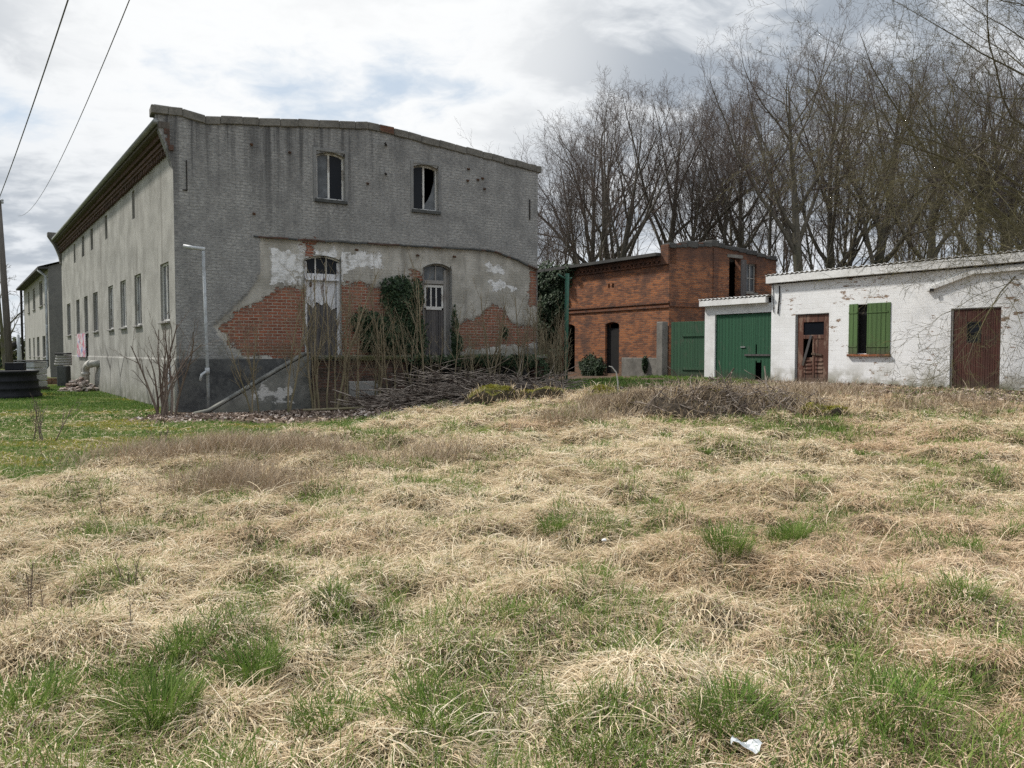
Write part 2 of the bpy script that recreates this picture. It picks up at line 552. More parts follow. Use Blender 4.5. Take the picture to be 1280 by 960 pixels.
h = t.math('SUBTRACT', t.math('MULTIPLY', n2, 0.3), t.math('ADD', t.math('MULTIPLY', bf, 0.45), t.math('MULTIPLY', pm, 0.6)))
bump(t, b, h, 0.28, 0.012)

simple('white_plaster', (0.78, 0.78, 0.77), (0.62, 0.615, 0.60), 2.0, bmp=0.2)
simple('grey_plaster', (0.36, 0.35, 0.33), (0.24, 0.235, 0.22), 1.6)
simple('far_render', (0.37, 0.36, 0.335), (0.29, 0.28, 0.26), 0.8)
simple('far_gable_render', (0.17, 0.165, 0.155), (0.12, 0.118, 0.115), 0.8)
simple('concrete', (0.21, 0.20, 0.18), (0.115, 0.11, 0.098), 1.4, bmp=0.5)
simple('dark_concrete', (0.085, 0.088, 0.085), (0.045, 0.047, 0.047), 1.5, bmp=0.5)
m, t, b, o_ = new_mat('cheek_concrete', 0.95, 0.12)
go = t.obj(); gx, gy, gz = t.sep(go); n1 = t.noise(go, 1.6, 6, 0.6); n2 = t.noise(go, 9.0, 6, 0.65)
c = t.mix(t.ramp(n1, 0.35, 0.65), (0.10, 0.102, 0.094), (0.23, 0.225, 0.205))
c = t.mix(t.math('MULTIPLY', t.ramp(n2, 0.52, 0.66), 0.6), c, (0.16, 0.155, 0.14))
wx = t.math('MULTIPLY', t.ramp(t.math('ABSOLUTE', t.math('ADD', gx, 1.0)), 0.25, 0.8, 1.0, 0.0), t.ramp(t.math('ABSOLUTE', t.math('SUBTRACT', gz, 0.45)), 0.15, 0.55, 1.0, 0.0))
wm = t.ramp(t.math('ADD', t.noise(t.mapping(go, (2.2, 2.2, 3.2), (4, 0, 1)), 1.0, 7, 0.72), t.math('MULTIPLY', wx, 0.16)), 0.655, 0.69)
c = t.mix(t.math('MULTIPLY', wm, 0.9), c, (0.50, 0.49, 0.47))
mo_ = t.math('MULTIPLY', t.ramp(gz, 0.5, -0.1), t.ramp(n1, 0.4, 0.6)); c = t.mix(t.math('MULTIPLY', mo_, 0.5), c, (0.07, 0.075, 0.04))
t.l(c, b.inputs['Base Color']); bump(t, b, n2, 0.6, 0.02)
simple('mossy_concrete', (0.17, 0.16, 0.14), (0.085, 0.09, 0.035), 2.6, bmp=0.8, bdist=0.03, lo=0.42, hi=0.56)
simple('bitumen_plinth', (0.045, 0.046, 0.048), (0.12, 0.12, 0.115), 1.6, bmp=0.7)
simple('roof_felt', (0.045, 0.045, 0.045), (0.08, 0.078, 0.072), 1.0)
simple('corrugated_sheet', (0.66, 0.655, 0.64), (0.42, 0.415, 0.40), 1.2)
simple('window_band', (0.15, 0.15, 0.15), (0.22, 0.22, 0.215), 2.0, bmp=0.5)
simple('coping', (0.10, 0.095, 0.085), (0.19, 0.18, 0.16), 2.3, bmp=0.6, bdist=0.03)
simple('zinc', (0.16, 0.17, 0.165), (0.25, 0.26, 0.25), 2.0, rough=0.6, spec=0.4)
simple('pipe_grey', (0.40, 0.425, 0.44), (0.20, 0.20, 0.19), 2.2, rough=0.55, spec=0.4)
simple('pale_pipe', (0.48, 0.47, 0.43), (0.30, 0.29, 0.26), 3.0, rough=0.7)
simple('rust', (0.11, 0.055, 0.03), (0.05, 0.032, 0.024), 7.0)
simple('black_iron', (0.018, 0.018, 0.018), (0.04, 0.034, 0.03), 7.0)
simple('cable_grey', (0.16, 0.165, 0.17), (0.12, 0.125, 0.13), 4.0, bmp=0)
simple('pole_wood', (0.13, 0.115, 0.10), (0.075, 0.066, 0.058), 3.0, stretch=(6, 6, 0.5), bmp=0.6)
simple('black_plastic', (0.008, 0.009, 0.012), (0.017, 0.018, 0.022), 4.0, rough=0.62, spec=0.22)
simple('white_plastic', (0.48, 0.50, 0.51), (0.33, 0.34, 0.35), 3.0, rough=0.5, spec=0.4, bmp=0.1)
simple('green_pole_paint', (0.022, 0.10, 0.062), (0.03, 0.075, 0.05), 6.0, rough=0.6, spec=0.35)
m, t, b, o_ = new_mat('moss', 1.0, 0.05)
go = t.obj(); nz_ = t.sep(t.n('ShaderNodeNewGeometry').outputs['Normal'])[2]
n1 = t.noise(go, 5.0, 6, 0.65); n2 = t.noise(go, 28.0, 4)
f = t.ramp(t.math('ADD', nz_, t.math('MULTIPLY', t.math('SUBTRACT', n1, 0.5), 0.9)), 0.45, 0.75)
c = t.mix(f, t.mix(n2, (0.035, 0.030, 0.022), (0.085, 0.07, 0.05)), t.mix(t.ramp(n2, 0.35, 0.65), (0.075, 0.078, 0.022), (0.165, 0.15, 0.04)))
t.l(c, b.inputs['Base Color']); bump(t, b, t.math('ADD', n1, n2), 1.0, 0.05)
simple('earth', (0.055, 0.042, 0.030), (0.10, 0.078, 0.056), 3.0, bmp=1.0, bdist=0.05)
simple('rubble_stone', (0.42, 0.38, 0.34), (0.20, 0.13, 0.10), 2.5, bmp=0.6)
simple('dark_inside', (0.012, 0.012, 0.013), (0.02, 0.019, 0.018), 2.0, bmp=0)  # near-black colour standing in for the shade inside openings


def painted_wood(name, c1, c2, board=0.12, worn=(0.22, 0.19, 0.16), wf=0.5, wlo=0.58, vertical=True):
    m, t, b, o_ = new_mat(name, 0.65, 0.3)
    go = t.obj(); gx, gy, gz = t.sep(go)
    q = gx if vertical else gz
    fr = t.math('FRACT', t.math('DIVIDE', t.math('ADD', q, 50.0), board))
    gr = t.math('ADD', t.ramp(fr, 0.0, 0.06, 1.0, 0.0), t.ramp(fr, 0.94, 1.0, 0.0, 1.0))
    idx = t.math('FLOOR', t.math('DIVIDE', t.math('ADD', q, 50.0), board))
    wn = t.n('ShaderNodeTexWhiteNoise', noise_dimensions='1D'); t.l(idx, wn.inputs['W'])
    st = t.noise(t.mapping(go, (16, 16, 1.2) if vertical else (1.2, 16, 16)), 1.0, 5, 0.6)
    pe = t.noise(t.mapping(go, (5, 5, 2.0)), 1.0, 6, 0.65)
    c = t.mix(t.math('ADD', t.math('MULTIPLY', wn.outputs['Value'], 0.5), t.math('MULTIPLY', st, 0.5)), c1, c2)
    c = t.mix(t.math('MULTIPLY', t.ramp(pe, wlo, wlo + 0.06), wf), c, worn)
    dirt = t.math('MULTIPLY', t.ramp(t.math('ADD', gz, t.math('MULTIPLY', t.math('SUBTRACT', pe, 0.5), 0.8)), 0.42, 0.0), 0.65)
    c = t.mix(dirt, c, (0.07, 0.058, 0.042))
    c = t.mix(t.math('MULTIPLY', gr, 0.75), c, (0.01, 0.01, 0.01))
    t.l(c, b.inputs['Base Color'])
    bump(t, b, t.math('SUBTRACT', t.math('MULTIPLY', st, 0.3), gr), 0.7, 0.012)
    return m


painted_wood('green_gate_paint', (0.026, 0.098, 0.050), (0.019, 0.072, 0.039), 0.14, (0.075, 0.095, 0.07), 0.5, 0.57)
painted_wood('faded_green_gate_paint', (0.042, 0.105, 0.056), (0.032, 0.08, 0.046), 0.14, (0.085, 0.10, 0.07), 0.5, 0.56)
painted_wood('shutter_green_paint', (0.085, 0.150, 0.050), (0.068, 0.122, 0.042), 0.13, (0.13, 0.17, 0.07), 0.3, 0.62)
painted_wood('red_brown_paint', (0.085, 0.032, 0.023), (0.058, 0.024, 0.018), 0.115, (0.045, 0.024, 0.018), 0.6, 0.54)
painted_wood('worn_red_paint', (0.125, 0.052, 0.034), (0.082, 0.038, 0.027), 0.42, (0.22, 0.15, 0.11), 0.65, 0.51)
painted_wood('peeling_white_paint', (0.66, 0.66, 0.67), (0.52, 0.52, 0.54), 0.36, (0.16, 0.11, 0.09), 0.85, 0.57)
painted_wood('bare_grey_wood', (0.105, 0.095, 0.09), (0.055, 0.052, 0.055), 0.16, (0.20, 0.185, 0.175), 0.5, 0.60)
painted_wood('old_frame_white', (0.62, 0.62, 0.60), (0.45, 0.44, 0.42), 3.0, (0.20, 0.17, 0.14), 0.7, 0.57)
painted_wood('frame_grey', (0.30, 0.29, 0.27), (0.20, 0.19, 0.18), 3.0, (0.12, 0.10, 0.09), 0.5, 0.57)

m, t, b, o_ = new_mat('dark_glass', 0.12, 0.14)
b.inputs['Base Color'].default_value = (0.010, 0.012, 0.016, 1)
m, t, b, o_ = new_mat('reflection_glass', 0.22, 0.35)  # blue-grey reflection is put into the base colour of the pane
n1 = t.noise(t.obj(), 3.0, 5)
t.l(t.mix(t.ramp(n1, 0.35, 0.7), (0.05, 0.055, 0.06), (0.13, 0.14, 0.15)), b.inputs['Base Color'])

# --- poster: loose splashes of pink, red, blue on white
m, t, b, o_ = new_mat('poster_print', 0.6, 0.3)
go = t.obj()
a1 = t.noise(t.mapping(go, (1, 1, 1), (3, 1, 2)), 1.5, 4, 0.6, 1.5)
a2 = t.noise(t.mapping(go, (1, 1, 1), (9, 5, 4)), 1.9, 4, 0.6, 1.0)
a3 = t.noise(t.mapping(go, (1, 1, 1), (1, 7, 6)), 2.6, 4, 0.6, 1.0)
c = t.mix(t.ramp(a1, 0.47, 0.52), (0.52, 0.48, 0.50), (0.46, 0.14, 0.19))
c = t.mix(t.ramp(a2, 0.55, 0.59), c, (0.20, 0.28, 0.52))
c = t.mix(t.ramp(a3, 0.60, 0.63), c, (0.05, 0.05, 0.07))
t.l(c, b.inputs['Base Color'])


# --- bark and twigs
def bark(name, c1, c2, moss=None, mz=(0, 8)):
    m, t, b, o_ = new_mat(name, 0.95, 0.1)
    go = t.obj(); gx, gy, gz = t.sep(go)
    n = t.noise(t.mapping(go, (5, 5, 1.2)), 1.0, 5, 0.6)
    c = t.mix(t.ramp(n, 0.35, 0.65), c1, c2)
    if moss:
        mm = t.math('MULTIPLY', t.ramp(t.noise(go, 1.3, 4), 0.40, 0.62), t.ramp(gz, mz[1], mz[0]))
        c = t.mix(t.math('MULTIPLY', mm, 0.8), c, moss)
    t.l(c, b.inputs['Base Color'])
    return m


bark('ash_bark', (0.095, 0.086, 0.07), (0.155, 0.14, 0.115), (0.085, 0.088, 0.035), (1, 11))
bark('twig_bark', (0.10, 0.080, 0.070), (0.15, 0.122, 0.104), (0.085, 0.082, 0.042), (1, 12))
bark('mossy_bark', (0.085, 0.076, 0.052), (0.135, 0.118, 0.078), (0.115, 0.105, 0.042), (0, 14))
bark('sapling_bark', (0.16, 0.132, 0.085), (0.26, 0.215, 0.145), (0.11, 0.11, 0.055), (0, 1.6))
bark('shrub_bark', (0.115, 0.085, 0.070), (0.18, 0.145, 0.12))
bark('brush_wood', (0.075, 0.055, 0.045), (0.33, 0.28, 0.235))


def tint_mat(name, cols, trans=0.25, rough=0.75, spec=0.15):
    """per-blade colour: attribute tint 0..1 walks through the list of real blade colours"""
    m, t, b, out = new_mat(name, rough, spec)
    a = t.attr('tint').outputs['Fac']
    cr = t.n('ShaderNodeValToRGB')
    el = cr.color_ramp.elements
    while len(el) < len(cols): el.new(0.5)
    for i, cc in enumerate(cols):
        el[i].position = i / (len(cols) - 1); el[i].color = cc + (1,)
    t.l(a, cr.inputs[0])
    t.l(cr.outputs[0], b.inputs['Base Color'])
    if trans:
        tr = t.n('ShaderNodeBsdfTranslucent'); t.l(cr.outputs[0], tr.inputs['Color'])
        mx = t.n('ShaderNodeMixShader'); mx.inputs[0].default_value = trans
        t.l(b.outputs[0], mx.inputs[1]); t.l(tr.outputs[0], mx.inputs[2])
        t.l(mx.outputs[0], out.inputs[0])
    return m


tint_mat('straw', [(0.20, 0.145, 0.085), (0.40, 0.305, 0.185), (0.55, 0.435, 0.28), (0.68, 0.56, 0.385), (0.79, 0.69, 0.52)], 0.3)
tint_mat('pink_straw', [(0.28, 0.19, 0.11), (0.50, 0.36, 0.22), (0.60, 0.45, 0.30), (0.70, 0.55, 0.39)], 0.3)
tint_mat('weed_stalk', [(0.15, 0.11, 0.075), (0.27, 0.205, 0.14), (0.40, 0.315, 0.22), (0.52, 0.43, 0.32)], 0.15)
tint_mat('green_blade', [(0.055, 0.105, 0.022), (0.11, 0.18, 0.035), (0.18, 0.245, 0.055), (0.31, 0.34, 0.11)], 0.3)
tint_mat('lawn_blade', [(0.05, 0.10, 0.02), (0.09, 0.165, 0.03), (0.14, 0.215, 0.045), (0.25, 0.26, 0.085)], 0.3)
tint_mat('moss_blade', [(0.17, 0.17, 0.025), (0.30, 0.27, 0.035), (0.40, 0.34, 0.06)], 0.2)
tint_mat('dead_leaf', [(0.085, 0.06, 0.045), (0.20, 0.145, 0.11), (0.36, 0.285, 0.23), (0.52, 0.45, 0.40)], 0.1)
tint_mat('ivy_leaf', [(0.010, 0.020, 0.010), (0.020, 0.038, 0.017), (0.035, 0.058, 0.026), (0.06, 0.085, 0.045)], 0.1, 0.6, 0.14)
tint_mat('hedge_leaf', [(0.03, 0.04, 0.02), (0.06, 0.07, 0.03), (0.10, 0.09, 0.05)], 0.2)
# ------------------------------------------------------------------ terrain
def sstep(t):
    t = np.clip(t, 0, 1); return t * t * (3 - 2 * t)


def vnoise(x, y, seed=0):
    """cheap smooth value noise on arrays"""
    xi = np.floor(x).astype(np.int64); yi = np.floor(y).astype(np.int64)
    fx = sstep(x - xi); fy = sstep(y - yi)
    def h(a, b):
        n = (a * 374761393 + b * 668265263 + seed * 974634777) & 0x7fffffff
        n = ((n ^ (n >> 13)) * 1274126177) & 0x7fffffff
        n = n ^ (n >> 16)
        return (n & 0xffff) / 65535.0
    return (h(xi, yi) * (1 - fx) + h(xi + 1, yi) * fx) * (1 - fy) + (h(xi, yi + 1) * (1 - fx) + h(xi + 1, yi + 1) * fx) * fy


def fbm(x, y, seed=0, oct=4):
    s = 0; a = 0.5; t = 0
    for i in range(oct):
        s = s + a * vnoise(x * 2 ** i + 13.7 * i, y * 2 ** i - 7.3 * i, seed + i); t += a; a *= 0.5
    return s / t


def base_z(x, y):
    x = np.asarray(x, float); y = np.asarray(y, float)
    z = 0.62 * sstep((x + 6) / 12) * sstep((y - 9) / 10)
    z = z + 0.10 * (fbm(x * 0.25, y * 0.25, 5, 3) - 0.5) * sstep((y - 1) / 4) * (1 - 0.6 * sstep((y - 17) / 4))
    return z


def lawn_mask(x, y):
    """1 on the short mossy lawn left of the meadow, 0 on the meadow"""
    # boundary runs from (-3.2,16.5) to (-5.3,11.5) to (-6.6,9.4)
    yb = np.interp(x, [-30, -9, -7.2, -6.2, -5.2, -4.2, -3.0, -1.6], [7.6, 8.2, 8.7, 9.5, 11.0, 13.0, 16.0, 30])
    yb = yb + 1.4 * (fbm(x * 0.8, y * 0.8, 31, 3) - 0.5)
    return sstep((y - yb) / 0.9 + 0.5)


def litter_mask(x, y):
    """1 where leaf litter takes over near the dock and the sheds"""
    a = np.interp(x, [-9, -8, -6, -4, -1, 1.5, 3, 5, 7.5, 9, 11, 16], [17.6, 17.4, 17.4, 18.0, 18.9, 20.0, 19.5, 17.5, 16.9, 15.8, 14.8, 13.5])
    a = a + 1.6 * (fbm(x * 0.9, y * 0.9, 77, 3) - 0.5)
    m = sstep((y - a) / 1.2 + 0.5)
    return m * (1 - sstep((-9.0 - x) / 0.6 + 0.5))


BIL = {}
rngT = np.random.default_rng(11)
# tussock mounds of matted grass
TX, TY, TR, TH = [], [], [], []
for _ in range(2600):
    y = 2.1 + 19 * rngT.random() ** 1.05; x = rngT.uniform(-1, 1) * (0.75 * y + 2.5)
    if lawn_mask(x, y) > 0.5 or litter_mask(x, y) > 0.75: continue
    r = rngT.uniform(0.11, 0.40)
    TX.append(x); TY.append(y); TR.append(r); TH.append(r * rngT.uniform(0.2, 0.5))
# the larger mounds that catch the eye
for x, y, r, h in [(2.75, 8.3, 0.75, 0.24), (3.6, 7.6, 0.6, 0.2), (0.2, 4.7, 0.55, 0.20), (0.1, 4.2, 0.45, 0.16), (3.2, 11.3, 0.9, 0.26), (2.2, 11.0, 0.6, 0.22), (0.2, 8.9, 0.5, 0.2),
                   (-3.9, 10.2, 1.0, 0.22), (-2.9, 10.6, 0.8, 0.2), (1.5, 12.6, 0.7, 0.22), (6.4, 10.6, 0.9, 0.26), (5.9, 9.0, 0.7, 0.22), (2.6, 4.6, 0.6, 0.2), (-2.3, 3.9, 0.5, 0.22),
                   (-0.4, 11.8, 0.8, 0.2), (7.4, 12.4, 0.9, 0.25), (-1.2, 6.4, 0.6, 0.18), (4.6, 6.2, 0.7, 0.2), (1.4, 5.6, 0.6, 0.19), (-0.9, 8.0, 0.6, 0.16)]:
    TX.append(x); TY.append(y); TR.append(r); TH.append(h)
TX, TY, TR, TH = map(np.array, (TX, TY, TR, TH))


def axis(a, b, step, far_lo, far_hi):
    c = list(np.arange(a, b + 1e-6, step))
    lo = []; d = step; p = a
    while p > far_lo: d *= 1.35; p -= d; lo.append(p)
    hi = []; d = step; p = b
    while p < far_hi: d *= 1.35; p += d; hi.append(p)
    return np.array(lo[::-1] + c + hi)


gxs = axis(-14.0, 14.5, 0.06, -2500, 2500)
gys = axis(0.8, 23.0, 0.06, -600, 3000)
GX, GY = np.meshgrid(gxs, gys)
GZ = base_z(GX, GY)
BUMP = np.zeros_like(GZ)
for x, y, r, h in zip(TX, TY, TR, TH):
    i0, i1 = np.searchsorted(gxs, [x - r, x + r]); j0, j1 = np.searchsorted(gys, [y - r, y + r])
    sub = np.s_[j0:j1, i0:i1]
    d = np.hypot(GX[sub] - x, (GY[sub] - y) * 1.1) / r
    d = d * (0.8 + 0.4 * vnoise(GX[sub] * 5, GY[sub] * 5, 3))
    BUMP[sub] = np.maximum(BUMP[sub], h * np.clip(1 - d * d, 0, 1) ** 0.8)
near = ((GY > 1) & (GY < 23) & (np.abs(GX) < 14.2)).astype(float)
BUMP += near * 0.10 * (fbm(GX * 1.9, GY * 1.9, 9, 4) - 0.5) * (1 - 0.6 * lawn_mask(GX, GY))
# heap of roots and earth in front of the sheds
def heap(x, y):
    d1 = np.hypot((x - 4.0) / 1.5, (y - 15.2) / 0.9); d2 = np.hypot((x - 5.2) / 1.3, (y - 15.6) / 0.9); d3 = np.hypot((x - 2.5) / 1.1, (y - 15.5) / 0.8)
    return 0.50 * np.clip(1 - d1 ** 2, 0, 1) + 0.42 * np.clip(1 - d2 ** 2, 0, 1) * (d1 > 0) * 0.7 + 0.20 * np.clip(1 - d3 ** 2, 0, 1)
GZ = GZ + BUMP
far = np.clip((np.hypot(GX, GY) - 200) / 800, 0, 1)
gm = np_mesh('ground', np.stack([GX, GY, GZ], -1).reshape(-1, 3),
             (lambda nx, ny: np.stack([(np.arange(ny - 1)[:, None] * nx + np.arange(nx - 1)).ravel() + o for o in (0, 1, nx + 1, nx)], -1))(len(gxs), len(gys)))
pt_attr(gm, 'cover', np.stack([lawn_mask(GX, GY).ravel(), litter_mask(GX, GY).ravel(), np.zeros(GX.size)], -1))
m, t, b, o_ = new_mat('ground_soil', 1.0, 0.05)
go = t.obj()
cv = t.n('ShaderNodeSeparateColor'); t.l(t.attr('cover').outputs['Color'], cv.inputs[0])
n1 = t.noise(go, 1.3, 6, 0.6); n2 = t.noise(go, 18.0, 5, 0.65); n3 = t.noise(go, 70.0, 3, 0.6)
straw = t.mix(t.ramp(n2, 0.38, 0.62), (0.065, 0.05, 0.032), (0.17, 0.132, 0.08))
straw = t.mix(t.math('MULTIPLY', t.ramp(n1, 0.45, 0.62), 0.5), straw, (0.07, 0.085, 0.03))
lawn = t.mix(t.ramp(n2, 0.36, 0.64), (0.055, 0.075, 0.022), (0.12, 0.14, 0.04))
lawn = t.mix(t.math('MULTIPLY', t.ramp(n1, 0.48, 0.66), 0.7), lawn, (0.15, 0.135, 0.055))
lit = t.mix(t.ramp(n2, 0.36, 0.64), (0.055, 0.04, 0.03), (0.17, 0.125, 0.095))
c = t.mix(cv.outputs[0], straw, lawn)
c = t.mix(cv.outputs[1], c, lit)
c = t.mix(t.math('MULTIPLY', t.ramp(n3, 0.5, 0.7), 0.35), c, (0.04, 0.032, 0.024))
t.l(c, b.inputs['Base Color'])
bump(t, b, t.math('ADD', n2, t.math('MULTIPLY', n3, 0.4)), 0.8, 0.03)
g_ob = link_mesh('ground', gm, m, smooth=True)
tag(g_ob, 'uneven meadow ground with straw, lawn and leaf litter', None, None, 'structure')


def gz_at(x, y):
    """height of the ground mesh, bilinear"""
    x = np.asarray(x, float); y = np.asarray(y, float)
    i = np.clip(np.searchsorted(gxs, x) - 1, 0, len(gxs) - 2); j = np.clip(np.searchsorted(gys, y) - 1, 0, len(gys) - 2)
    fx = (x - gxs[i]) / (gxs[i + 1] - gxs[i]); fy = (y - gys[j]) / (gys[j + 1] - gys[j])
    return (GZ[j, i] * (1 - fx) + GZ[j, i + 1] * fx) * (1 - fy) + (GZ[j + 1, i] * (1 - fx) + GZ[j + 1, i + 1] * fx) * fy


M_ = MATS
# ------------------------------------------------------------------ the grey two-storey building
GA = (-8.89, 20.40)
GROT = math.atan2(962, 1660)
GW = 11.27
grey = thing('grey_building', 'long grey rendered two storey building with crumbling plaster and bare brick on its gable', 'building', (GA[0], GA[1], 0), GROT)
UX, UY = math.cos(GROT), math.sin(GROT)


def gworld(x, y, z=0.0):
    return (GA[0] + UX * x - UY * y, GA[1] + UY * x + UX * y, z)


def poly_sdf(P, X, Z):
    """signed distance, positive inside"""
    P = np.array(P, float); d = np.full(X.shape, 1e9); ins = np.zeros(X.shape, bool)
    for a, b_ in zip(P, np.roll(P, -1, 0)):
        e = b_ - a; wx = X - a[0]; wz = Z - a[1]
        h = np.clip((wx * e[0] + wz * e[1]) / (e @ e), 0, 1)
        d = np.minimum(d, np.hypot(wx - e[0] * h, wz - e[1] * h))
        cross = (a[1] <= Z) != (b_[1] <= Z)
        with np.errstate(divide='ignore', invalid='ignore'):
            xi = a[0] + (Z - a[1]) / (b_[1] - a[1]) * e[0]
        ins ^= cross & (X < xi)
    return np.where(ins, d, -d)


brickP = [[(1.15, 2.25), (1.35, 2.55), (1.65, 2.78), (2.1, 2.98), (2.6, 3.25), (3.0, 3.45), (3.45, 3.45), (3.45, 1.3), (1.9, 1.45), (1.5, 1.75), (1.25, 2.0)],
          [(4.45, 3.62), (5.2, 3.62), (5.8, 3.5), (6.4, 3.2), (7.1, 2.85), (7.1, 1.4), (4.45, 1.4)],
          [(8.05, 2.25), (8.5, 2.55), (9.05, 2.75), (9.5, 3.1), (9.95, 3.12), (10.1, 2.7), (10.5, 2.48), (11.4, 2.5), (11.4, 1.9), (8.05, 1.62)],
          [(11.0, 4.42), (11.4, 4.35), (11.4, 3.0), (11.05, 3.15), (10.95, 3.5)],
          [(3.42, 4.80), (3.75, 4.80), (3.68, 4.30), (3.5, 4.34)],
          [(6.72, 4.1), (7.05, 4.15), (7.05, 3.2), (6.8, 3.3)]]
lightP = [[(2.2, 1.3), (1.55, 1.5), (1.05, 2.0), (0.95, 2.3), (1.3, 2.65), (1.9, 3.25), (2.2, 3.8), (2.2, 4.74), (3.64, 4.77), (7.94, 4.84), (9.43, 4.87), (10.3, 4.68), (11.5, 4.32), (11.5, 1.2)]]
whiteP = [[(2.46, 4.50), (3.25, 4.50), (3.22, 3.55), (3.0, 3.45), (2.75, 3.55), (2.5, 3.5)],
          [(3.2, 4.60), (4.72, 4.56), (4.72, 4.30), (4.60, 3.5), (4.48, 3.5), (4.48, 4.4), (3.42, 4.4), (3.42, 3.4), (3.25, 3.3)],
          [(4.6, 4.54), (5.82, 4.54), (5.80, 4.12), (5.0, 4.08), (4.7, 3.9)],
          [(9.25, 4.50), (9.9, 4.40), (10.1, 4.15), (9.35, 4.12)], [(9.4, 3.9), (10.3, 3.85), (10.5, 3.7), (9.6, 3.6)], [(10.75, 1.95), (11.3, 2.05), (11.3, 1.8), (10.75, 1.78)]]
door_holes = [(3.42, 4.50, 1.5, 4.38, 0.13), (7.10, 8.08, 1.5, 4.36, 0.15)]
top_holes = [(3.80, 4.63, 6.00, 7.36, 0.10), (6.79, 7.62, 5.97, 7.36, 0.08)]
gprof = [(0, 7.92), (0.72, 7.86), (5.47, 8.38), (11.27, 7.80)]
zt_ = lambda x: np.interp(x, [p[0] for p in gprof], [p[1] for p in gprof])
hx = [v for h in door_holes + top_holes for v in (h[0], h[1])]
hz = [v for h in door_holes + top_holes for v in (h[2], h[3], h[3] - h[4])]
xs_ = np.unique(np.round(np.concatenate([np.arange(0, GW, 0.05), hx, [GW]]), 4)); zs_ = np.unique(np.round(np.concatenate([np.arange(-0.3, 8.45, 0.05), hz]), 4))
xs_ = xs_[np.concatenate([[True], np.diff(xs_) > 0.004])]; zs_ = zs_[np.concatenate([[True], np.diff(zs_) > 0.004])]
WX, WZ = np.meshgrid(xs_, zs_)
VZ = np.minimum(WZ, zt_(WX))
nx, nz = WX.shape[1], WX.shape[0]
keep = np.ones((nz - 1, nx - 1), bool)
cxm = (WX[:-1, :-1] + WX[:-1, 1:]) / 2; czm = (WZ[:-1, :-1] + WZ[1:, :-1]) / 2
keep &= WZ[:-1, :-1] < zt_(cxm) - 0.0
extra = []
for (a, b_, z0, z1, ar) in door_holes + top_holes:
    keep &= ~((cxm > a) & (cxm < b_) & (czm > z0) & (czm < z1))
    jr = int(np.argmin(np.abs(zs_ - z1)))
    ii = [i for i in range(nx) if a + 1e-4 < xs_[i] < b_ - 1e-4]
    for i in ii:
        tt = (xs_[i] - a) / (b_ - a) * 2 - 1
        VZ[jr, i] = z1 - ar * tt * tt
    js = int(np.argmin(np.abs(zs_ - (z1 - ar))))
    for ie, iin in ((ii[0] - 1, ii[0]), (ii[-1] + 1, ii[-1])):
        extra.append((js * nx + ie, jr * nx + iin, jr * nx + ie, ((js + jr) // 2) * nx + ie))
sdf = lambda Ps: np.max([poly_sdf(P, WX, VZ) for P in Ps], 0)
zone = np.stack([np.clip(0.5 + 0.5 * sdf(Ps) / 0.6, 0, 1) for Ps in (brickP, lightP, whiteP)], -1)
# plaster stands 25 mm proud of the lower layer along the old roof line; gentle unevenness
lm = np.clip(sdf(lightP) / 0.05 + 0.5, 0, 1); bmk = np.clip(sdf(brickP) / 0.05 + 0.5, 0, 1)
VY = 0.05 * lm + 0.025 * bmk + 0.012 * (fbm(WX * 1.1, VZ * 1.1, 3, 3) - 0.5)
q = np.stack([(np.arange(nz - 1)[:, None] * nx + np.arange(nx - 1)) + o for o in (0, 1, nx + 1, nx)], -1)[keep]
gme = np_mesh('gable_wall', np.stack([WX, VY, VZ], -1).reshape(-1, 3), np.concatenate([q, np.array(extra)]))
pt_attr(gme, 'zone', zone.reshape(-1, 3))
link_mesh('gable_wall', gme, M_['gable_render'], grey, smooth=True)
# reveals, the flared parapet end at the eaves corner, and the wall's thickness
for (a, b_, z0, z1, ar) in door_holes + top_holes:
    mb = MB()
    n = 8
    for i in range(n):
        xa = a + (b_ - a) * i / n; xb = a + (b_ - a) * (i + 1) / n
        f = lambda x: z1 - ar * ((x - a) / (b_ - a) * 2 - 1) ** 2
        mb.quad((xa, 0.0, f(xa)), (xb, 0.0, f(xb)), (xb, 0.35, f(xb)), (xa, 0.35, f(xa)))
    mb.quad((a, 0.0, z0), (b_, 0.0, z0), (b_, 0.35, z0), (a, 0.35, z0))
    for xx in (a, b_):
        mb.quad((xx, 0.0, z0), (xx, 0.35, z0), (xx, 0.35, z1 - ar), (xx, 0.0, z1 - ar))
    mb.build('opening_reveal', M_['grey_plaster'], grey)
mb = MB()
mb.prism([(0.002, 6.35), (-0.05, 6.6), (-0.13, 6.85), (-0.22, 7.1), (-0.33, 7.4), (-0.40, 7.65), (-0.42, 7.9), (-0.42, 8.0), (0.002, 8.0)], 0.004, 0.40)
mb.build('parapet_end', M_['gable_render'], grey)
